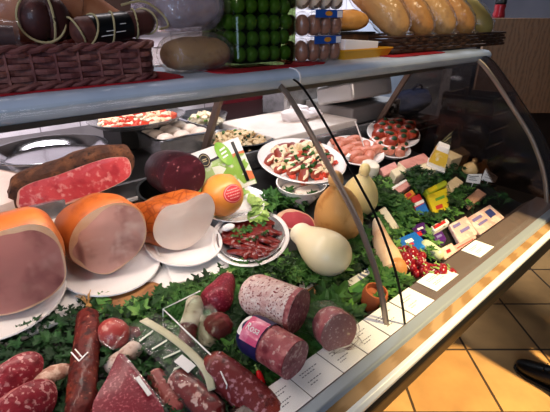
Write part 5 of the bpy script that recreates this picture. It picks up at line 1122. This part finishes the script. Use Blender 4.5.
# black-labelled sausage
p0 = AY(72, 38, .90); p1 = AY(152, 20, .93); t = thing('salami', 'string-tied dark salami with black paper band in the woven basket', 'salami', V(((p0.x+p1.x)/2, .91, zf)), deck=False); pts = [p0, p0.lerp(p1, .5)+V((0, 0, .002)), p1]; pts = [V((p.x, p.y, max(p.z, zf+.026))) for p in pts]
sk = mat('brown_aged_skin', '#4c2a25', .6, [('noise', 30, '#6d4034', .48, .68)], bump=(40, .5))
pp4, rr4 = sausage(t, pts, .027, sk, 22, None, (1, 1), .06, js=30, prof=lambda q: .7+.5*sin(pi*min(1, q*.9+.1))**.5*.6)
b = MB()
for i0 in (5,): b.tube(pp4[i0:15], [rr4[k]*1.04 for k in range(i0, 15)], n=24, cap=(False, False))
bb_ = part('paper_band', b, mat('black_label', '#0d1012', .35, coat=.4), t, label='glossy black paper band'); g = MB()
ax = (pp4[14]-pp4[5]).normalized(); up = V((0, 0, 1))
for u, zz, l in ((.30, -.012, .03), (.36, -.004, .018), (.62, -.008, .022), (.70, .006, .012)):
    p = pp4[5].lerp(pp4[14], u); rr__ = rr4[9]*1.06; yy = -sqrt(max(0, rr__**2-zz**2)); s = V((ax.y, -ax.x, 0)).normalized()
    g.bar(p+s*(-yy)*1.0+V((0, 0, zz))-ax*l/2, p+s*(-yy)*1.0+V((0, 0, zz))+ax*l/2, .0012, .0026, V((0, 1, 0)))
part('band_print', g, PAPER, bb_, False)
b = MB()
for i0 in (2, 5, 10, 16, 19):
    p = pp4[i0]; tt = (pp4[i0+1]-pp4[i0-1]).normalized(); x = tt.cross(V((0, 0, 1))).normalized(); y = x.cross(tt); R_ = rr4[i0]*1.1; b.tube([p+x*R_*cos(a)+y*R_*sin(a)+tt*.012*cos(a+i0) for a in [k*pi/10 for k in range(20)]], .002, n=6, close=True)
b.tube(curve([p1+V((-.07, -.01, .028)), p1+V((-.02, -.01, .036)), p1+V((.02, -.01, .012)), p1+V((.03, -.015, -.012)), p1+V((.0, -.03, -.018))], 16), .0025, n=6); part('string', b, STRG, t)

# bagged loaf and bag above
def bagged(lab, px0, px1, py, Y, rad, m, js, tilt=0, name='bagged_loaf', cat='bread', sit=None, fl=.75, extra=1.25, film=None):
    a = AY(px0, py, Y); b_ = AY(px1, py, Y); a.z = b_.z = sit+rad*fl; b_.z += tilt; t = thing(name, lab, cat, V(((a.x+b_.x)/2, Y, sit)), deck=False)
    pts = curve([a, a.lerp(b_, .5)+V((0, 0, .004)), b_], 16); s = [sqrt(max(.04, 1-abs(2*i/16-1)**3)) for i in range(17)]
    b = MB(); b.tube(pts, [rad*q for q in s], [rad*fl*q for q in s], 22, jit=.08, js=js); b.v = [V((p.x, p.y, max(p.z, sit+.002))) for p in b.v]; part('loaf', b, m, t)
    d = (b_-a).normalized(); pts2 = [a-d*rad*.5]+pts+[b_+d*rad*.35, b_+d*rad*.6]; s2 = [.5]+[.35+q*.78 for q in s]+[.62, .35]
    b = MB(); b.tube(pts2, [rad*extra*q for q in s2], [rad*fl*extra*q for q in s2], 44, jit=.09, js=js+2, jf=70); b.v = [V((p.x, p.y, max(p.z, sit+.0005))) for p in b.v]; part('film_bag', b, film or BAGFILM, t); return t
LOAF = mat('pale_loaf', '#96703c', .65, [('noise', 10, '#b08a54', .45, .68), ('noise', 20, '#7a5428', .54, .7)])
bagged('pale loaf in a clear bag right of the woven basket', 164, 226, 62, .93, .052, LOAF, 40, sit=ZS, fl=.72, extra=1.12)
bagged('clear crinkled bag of dark sausages lying on the bagged loaf', 152, 214, 20, .97, .062, mat('dim_sausage', '#6b4434', .5, [('noise', 14, '#8f6a52', .45, .7), ('noise', 30, '#4a2a22', .54, .7)]), 44, tilt=.012, name='bagged_sausage', cat='sausage', sit=ZS+.088, fl=.8, extra=1.14, film=SILVERFILM)
# olive jar
x0, x1 = XatY(236, .88, 1.4), XatY(297, .88, 1.4); jw = x1-x0; jd = .17; jx, jy = (x0+x1)/2, .875+jd/2; jh = .26
napkin([(x0-.07, .84), (jx, .832), (x1+.03, .838), (x1+.10, .87), (x1+.05, 1.0), (jx, 1.06), (x0-.05, 1.03)], 'red paper napkin under the big olive jar')
JB = ZS+.003; t = thing('olive_jar', 'big square glass jar packed with green olives', 'jar', V((jx, jy, JB)), deck=False)
def sq(hx, hy, z, r=.02): return [V((cx+r*cos(a), cy+r*sin(a), z)) for sx, sy, a0 in ((1, 1, 0), (-1, 1, pi/2), (-1, -1, pi), (1, -1, 3*pi/2)) for cx, cy in ((jx+sx*(hx-r), jy+sy*(hy-r)),) for a in [a0+k*pi/8 for k in range(5)]]
b = MB(); rings = [sq(jw/2-.006, jd/2-.006, JB+.0005), sq(jw/2, jd/2, JB+.008), sq(jw/2, jd/2, JB+jh-.03), sq(jw/2-.012, jd/2-.012, JB+jh-.008), sq(jw/2-.03, jd/2-.03, JB+jh)]; n = 20
b.add([p for r in rings for p in r], [(i*n+k, i*n+(k+1) % n, (i+1)*n+(k+1) % n, (i+1)*n+k) for i in range(4) for k in range(n)]+[tuple(range(n-1, -1, -1))]); part('glass_body', b, JARGLASS, t)
b = MB(); b.lathe([(.062, 0), (.064, .003), (.064, .026), (.06, .03), (.001, .03)], V((jx, jy, JB+jh)), 40, top=True); part('lid', b, mat('green_lid', '#1d4a22', .4, coat=.3), t)
OLI = mat('green_olive', '#557535', .4, [('noise', 18, '#6d8c46', .45, .7)], coat=.1)
pro = None; random.seed(12); ro = .0195; cnt = 0
nx = int((jw-.012)/(2*ro)); ny = int((jd-.012)/(2*ro))
for k in range(6):
    for layer in range(2):
        for i in range(nx):
            for j in range(ny):
                dep = min(i, j) if True else 0
                if dep != layer: continue
                if layer == 1: continue
                off = (ro*.5 if k % 2 else 0)
                p = V((x0+.006+ro+(jw-.012-2*ro)*min(1, (i+off/ro*.35)/max(1, nx-1)), jy-jd/2+.006+ro+(jd-.012-2*ro)*min(1, (j+off/ro*.35)/max(1, ny-1)), JB+.011+ro+k*ro*1.95))+V([random.uniform(-.0015, .0015) for _ in range(3)])
                if pro is None: b = MB(); b.ball(V(p), ro*.93, ro*.93, ro, 14, 10); pro = solo('olive', b, OLI, 'whole green olive packed inside the square jar', 'olive', p, 'green olives in the jar', deck=False)
                else: dup(pro, p, False)
                cnt += 1
b = MB(); b.box((jx, jy, JB+.006+.12), (jw-.004-3.2*ro, jd-.004-3.2*ro, .238)); solo('brine', b, mat('olive_brine', '#1c2a12', .3, [('noise', 30, '#2c3c1a', .5, .7)]), 'dark green olive brine filling the middle of the square jar', 'brine', V((jx, jy, JB+.006)), deck=False, kind='stuff')
# egg packs
ex0 = XatY(303, .90, 1.37); step = .046
EGGM = mat('brown_egg', '#7d4e36', .45, [('noise', 9, '#925f44', .45, .7)]); PALEEGG = mat('pale_egg', '#c9b49c', .5, [('cell', 60, '#6a5442', .82, .84)])
names = ('bottom', 'middle', 'top'); proE = None
for tier in range(3):
    zb = ZS+.001+tier*.070; cx = ex0+step*1.5; t = thing('egg_pack', names[tier]+' clear egg pack with blue label in the stack beside the olive jar', 'egg pack', V((cx, .93, zb)), 'stacked egg packs', deck=False)
    b = MB(); c4 = MB()
    for i in range(4):
        for j in range(2):
            p = V((ex0+step*i, .905+j*.05, zb)); c4.lathe([(.014, 0), (.019, .006), (.0232, .030), (.0232, .034), (.020, .052), (.013, .064), (.001, .066)], p, 18)
    part('clear_shell', c4, FILM, t)
    b = MB(); b.box((cx, .93, zb+.032), (step*4+.006, .104, .0015)); part('shell_flange', b, FILM, t, False)
    b = MB(); b.box((cx+.022, .886, zb+.060), (.115, .003, .020)); b.box((cx+.022, .90, zb+.0702), (.115, .03, .0015)); lb = part('blue_label', b, mat('egg_blue', '#1d4fa0', .4, coat=.4), t, False, label='blue paper label')
    g = MB(); g.box((cx+.066, .8838, zb+.060), (.022, .001, .018)); part('barcode_square', g, PAPER, lb, False, label='white square with code lines')
    g = MB(); g.ball(V((cx+.018, .884, zb+.061)), .016, .001, .007, 16, 6); part('orange_emblem', g, mat('egg_orange', '#d08a2c', .4), lb)
    for i in range(4):
        for j in range(2):
            p = V((ex0+step*i, .905+j*.05, zb+.0295))
            lab = {0: 'brown egg in the bottom clear egg pack', 1: 'brown egg in the middle clear egg pack', 2: 'pale speckled egg in the top clear egg pack'}[tier]; grp = 'eggs in the '+names[tier]+' pack'
            if i == 0 and j == 0:
                e = MB(); e.lathe([(.001, -.0275), (.010, -.0255), (.017, -.019), (.0205, -.008), (.0205, .003), (.0175, .015), (.012, .0235), (.006, .0275), (.0005, .0285)], p, 18); proE = solo('egg', e, PALEEGG if tier == 2 else EGGM, lab, 'egg', p, grp, deck=False)
            else: dup(proE, p, False)
# yellow tray with white paper
x0, x1 = XatY(340, .90, 1.34), XatY(388, .90, 1.34)
t = thing('yellow_tray', 'shallow yellow tray beside the egg packs', 'tray', V(((x0+x1)/2, .94, ZS)), deck=False); b = MB(); hx, hy = (x1-x0)/2, .065; cx, cy = (x0+x1)/2, .95
o1 = [V((cx+a*hx*.88, cy+c_*hy*.85, ZS)) for a, c_ in ((-1, -1), (1, -1), (1, 1), (-1, 1))]; o2 = [V((cx+a*hx, cy+c_*hy, ZS+.026)) for a, c_ in ((-1, -1), (1, -1), (1, 1), (-1, 1))]; b.add(o1+o2, [(3, 2, 1, 0)]+[(i, (i+1) % 4, (i+1) % 4+4, i+4) for i in range(4)]); part('tray_body', b, mat('yellow_plastic', '#c98f22', .4), t, False, solid=.003)
b = MB(); b.tube(o2, .004, n=6, close=True); part('rim', b, mat('yellow_plastic', '#c98f22', .4), t, False)
b = MB(); b.box((cx-.02, cy, ZS+.029), (hx*1.35, hy*1.5, .05), Matrix.Rotation(.06, 3, 'Y')); solo('paper_stack', b, PAPER, 'stack of white paper sheets in the yellow tray', 'paper', V((cx, cy, ZS+.004)), deck=False, smooth=False, bevel=.002)
# bread
x0, x1 = XatY(378, .95, 1.36), XatY(492, .95, 1.36)
napkin([(x0-.06, .835), (x0+.12, .826), (x0+.27, .835), (x0+.24, .92), (x0+.1, 1.0), (x0-.03, .96)], 'red paper napkin under the bread tray')
WICK = mat('dark_wicker', '#3a2414', .7, [('noise', 30, '#553620', .48, .7)], bump=(60, .5)); yb0, yb1 = .88, 1.12
t = thing('bread_basket', 'low dark wicker tray under the row of loaves', 'basket', V(((x0+x1)/2, 1.0, ZS+.003)), deck=False)
XL, xb, YB, YE = x0, x1, yb0, yb1
for row in range(4):
    base = rrect(ZS+.012+row*.012); pts = []
    for i, p in enumerate(base): tn = (base[(i+1) % 220]-base[i-1]).normalized(); pts.append(p+V((tn.y, -tn.x, 0))*.004*sin(2*pi*i*60/220/2+row*pi))
    b = MB(); b.tube(pts, .002, .0056, n=6, close=True); part('woven_band', b, WICK, t, False)
part('bottom', MB().box(((x0+x1)/2, 1.0, ZS+.006), (x1-x0-.02, yb1-yb0-.02, .004)), WICK, t, False)
b = MB(); b.tube(rrect(ZS+.06), .005, n=6, close=True); part('rim', b, WICK, t)
CRUSTB = mat('bread_crust', '#b87c34', .55, [('noise', 7, '#d39c52', .42, .66), ('noise', 14, '#8a5220', .54, .74)], bump=(24, .9, .008)); FLOUR = mat('floury_crust', '#c39250', .7, [('noise', 8, '#d8b47c', .45, .66), ('noise', 16, '#94602c', .55, .74)], bump=(24, .9, .008))
def loaf(px, py, rad, L_, lab, m, js, tilt=.35, yaw=-.25, zz=None, Y=.93):
    rad *= 1.12; tilt += .35; L_ += .04
    q = AY(px, py, Y); z0 = ZS+.013 if zz is None else zz; d = V((sin(yaw), cos(yaw), tilt)).normalized(); a = V((q.x, Y-.03, z0+rad*.75)); t = thing('bread_loaf', lab, 'bread', V((q.x, Y, z0)), 'loaves in the bread tray', deck=False); pts = curve([a, a+d*L_*.5+V((0, 0, .02)), a+d*L_], 16); s = [sqrt(max(.05, 1-abs(2*i/16-1)**2.6)) for i in range(17)]
    b = MB(); b.tube(pts, [rad*k for k in s], [rad*.8*k for k in s], 22, jit=.09, js=js); b.v = [V((p.x, p.y, max(p.z, z0))) for p in b.v]; part('crust', b, m, t)
    g = MB()
    for k in (4, 7, 10): p = pts[k]+V((0, -.2*rad, rad*.74*s[k])); g.tube([p+V((-rad*.5, .012, -.008)), p+V((0, 0, .002)), p+V((rad*.5, -.012, -.010))], [.002, .006, .002], [.0015]*3, 8)
    part('score_marks', g, FLOUR, t); b = MB(); b.tube([pts[0]-d*rad*.3]+pts+[pts[-1]+d*rad*.3], [rad*.4]+[rad*(k*1.0+.12) for k in s]+[rad*.4], [rad*.35]+[rad*.84*(k*1.0+.12) for k in s]+[rad*.35], 30, jit=.14, js=js+1, jf=30); b.v = [V((p.x, p.y, max(p.z, z0))) for p in b.v]; part('film', b, FILM, t)
loaf(398, 24, .062, .24, 'broad bread loaf, leftmost in the wicker tray', FLOUR, 60, .45)
loaf(424, 22, .058, .26, 'golden bread loaf, second from the left in the wicker tray', CRUSTB, 62, .45)
loaf(446, 20, .062, .25, 'golden bread loaf, third from the left in the wicker tray', FLOUR, 64, .42)
loaf(466, 22, .060, .24, 'golden bread loaf, fourth from the left in the wicker tray', CRUSTB, 66, .42)
loaf(484, 28, .056, .22, 'yellowish bread loaf at the right end of the wicker tray', mat('yellow_crust', '#b89a48', .6, [('noise', 8, '#9a7a34', .5, .7)]), 68, .35)
q0 = XatY(360, .98, 1.42); t = thing('bread_box', 'dark low wooden box under the round bread roll', 'box', V((q0, 1.03, ZS)), deck=False); part('body', MB().box((q0, 1.05, ZS+.036), (.19, .12, .07)), WICK, t, False, bevel=.004); part('lid_edge', MB().box((q0, 1.05, ZS+.073), (.20, .13, .006)), BLACK, t, False)
b = MB(); b.ball(V((q0-.005, 1.04, ZS+.077+.036)), .10, .07, .036, 26, 14, jit=.1); zl = min(p.z for p in b.v); t = thing('bread_roll', 'pale brown roll on the dark box behind the yellow tray', 'bread', V((q0, 1.04, ZS+.077)), deck=False); part('crust', b, CRUSTB, t); g = MB(); g.tube([V((q0-.07, 1.02, ZS+.142)), V((q0, 1.015, ZS+.1475)), V((q0+.06, 1.03, ZS+.140))], [.002, .006, .002], [.002]*3, 8); part('score_mark', g, FLOUR, t)
# red pepper mill on the wood counter
q = FD(498, 18, 3.12); q.z = FD(540, 18, 3.0).z-.01; t = thing('pepper_mill', 'red pepper mill with black top on the tall wooden counter', 'pepper mill', q, deck=False)
b = MB(); b.lathe([(.036, 0), (.04, .006), (.04, .03), (.032, .06), (.036, .082), (.034, .092), (.001, .092)], q, 24); part('mill_body', b, mat('mill_red', '#7a1018', .3, coat=.5), t)
b = MB(); b.lathe([(.03, .092), (.036, .10), (.034, .125), (.02, .142), (.001, .146)], q, 24); part('mill_top', b, BLACK, t)
# ------------------------------------------------------------------ beds of greens (uncountable)
def bed(name, label, polys, n, m, wmax, size, seed, lobes=True, curl=.35, wmin=.002, mound=None):
    random.seed(seed); b = MB(); k = 0; bb = []
    for p in polys: bb.append((min(q[0] for q in p), max(q[0] for q in p), min(q[1] for q in p), max(q[1] for q in p)))
    ar = [(x1-x0)*(y1-y0) for x0, x1, y0, y1 in bb]
    while k < n:
        i = random.choices(range(len(polys)), ar)[0]; x0, x1, y0, y1 = bb[i]; x, y = random.uniform(x0, x1), random.uniform(y0, y1)
        if not ip((x, y), polys[i]) or any(ip((x+dx, y+dy), q) for q in AVOID for dx, dy in ((0, 0), (3, 2), (-3, 2), (0, 4))): continue
        k += 1; wq = random.uniform(wmin, wmax); c = P(x, y, wq)
        if c.y < .012 or c.y > .74 or c.x > 1.82: continue
        a = random.uniform(0, 2*pi); d = V((cos(a), sin(a), random.uniform(-.2, .9))); L_ = size*random.uniform(.6, 1.3)
        b.leaf(c, d, V((random.uniform(-.3, .3), random.uniform(-.3, .3), 1)), L_, L_*.8, curl, lobes)
        if k % 4 == 0: e = c-d.normalized()*size*1.2; e.z = max(.002, e.z-.008); b.tube([e, c], .0011, n=4)
    b.v = [V((p.x, p.y, max(p.z, .0008))) for p in b.v]
    c0 = sum(b.v, V())/len(b.v); c0.z = .001
    return solo(name, b, m, label, 'greens', c0, kind='stuff', smooth=False)
bed('parsley', 'flat parsley strewn between the plates and the salamis', [[(92, 296), (150, 284), (212, 272), (290, 262), (300, 285), (240, 285), (205, 300), (165, 312), (130, 320), (100, 312)], [(165, 290), (250, 290), (240, 345), (205, 350), (165, 318)], [(165, 290), (250, 290), (240, 345), (205, 350), (165, 318)]], 2000, GREENL, .032, .024, 31)
bed('parsley', 'parsley spread round the big salamis and the pear cheese', [[(228, 272), (285, 262), (330, 236), (360, 215), (372, 260), (345, 300), (330, 290), (290, 275)], [(205, 335), (240, 345), (300, 385), (345, 360), (352, 340), (340, 390), (290, 412), (250, 405), (225, 370)]], 2300, GREENL, .034, .03, 32)
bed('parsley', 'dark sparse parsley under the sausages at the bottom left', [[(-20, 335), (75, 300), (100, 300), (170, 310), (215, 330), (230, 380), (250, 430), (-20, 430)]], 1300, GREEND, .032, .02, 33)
bed('kale', 'bunch of parsley leaves between the white bowl and steel dish', [[(262, 195), (290, 188), (312, 196), (300, 210), (270, 212)]], 200, GREENL, .06, .035, 34)
bed('parsley', 'bright parsley filling the case right of the pane joint', [[(372, 180), (400, 178), (440, 172), (470, 190), (440, 232), (425, 265), (390, 270), (380, 230)]], 1500, GREENL, .038, .024, 35)
bed('parsley', 'leafy parsley bunch in front of the radishes near the vent', [[(378, 262), (420, 258), (430, 275), (425, 300), (400, 318), (372, 310)]], 900, GREENL, .046, .032, 36)
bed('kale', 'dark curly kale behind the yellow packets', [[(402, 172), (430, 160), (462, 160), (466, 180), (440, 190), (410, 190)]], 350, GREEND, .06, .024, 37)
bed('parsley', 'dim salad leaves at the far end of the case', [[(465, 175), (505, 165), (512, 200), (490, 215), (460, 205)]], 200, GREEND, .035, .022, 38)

FRESH = mat('fresh_parsley', '#57843a', .55, [('noise', 14, '#7ba04e', .48, .66), ('noise', 9, '#2f5a22', .5, .68)], spec=.3)
bed('parsley', 'paler young parsley leaves scattered among the plates and salamis', [[(92, 294), (150, 282), (212, 270), (290, 262), (300, 285), (240, 285), (205, 300), (165, 312), (130, 320), (100, 312)], [(228, 270), (285, 260), (360, 215), (372, 260), (345, 300), (290, 275)], [(205, 335), (240, 345), (300, 385), (345, 360), (340, 390), (290, 412), (250, 405), (225, 370)]], 420, FRESH, .03, .034, 41)
bed('parsley', 'paler young leaves among the packets at the right of the case', [[(372, 180), (400, 178), (440, 172), (470, 190), (440, 232), (425, 265), (400, 300), (376, 300), (380, 230)]], 300, FRESH, .036, .034, 42)

bed('parsley', 'parsley sprigs lying on the wooden board between the big salamis', [[(300, 335), (318, 300), (332, 298), (352, 320), (356, 345), (322, 372), (300, 385), (292, 372)]], 520, GREENL, .034, .052, 43, wmin=.026)

bed('parsley', 'dark green leaves under the clear pouch and ticket holder', [[(128, 318), (170, 300), (215, 340), (212, 385), (180, 372), (150, 350)]], 420, GREENL, .034, .02, 44)
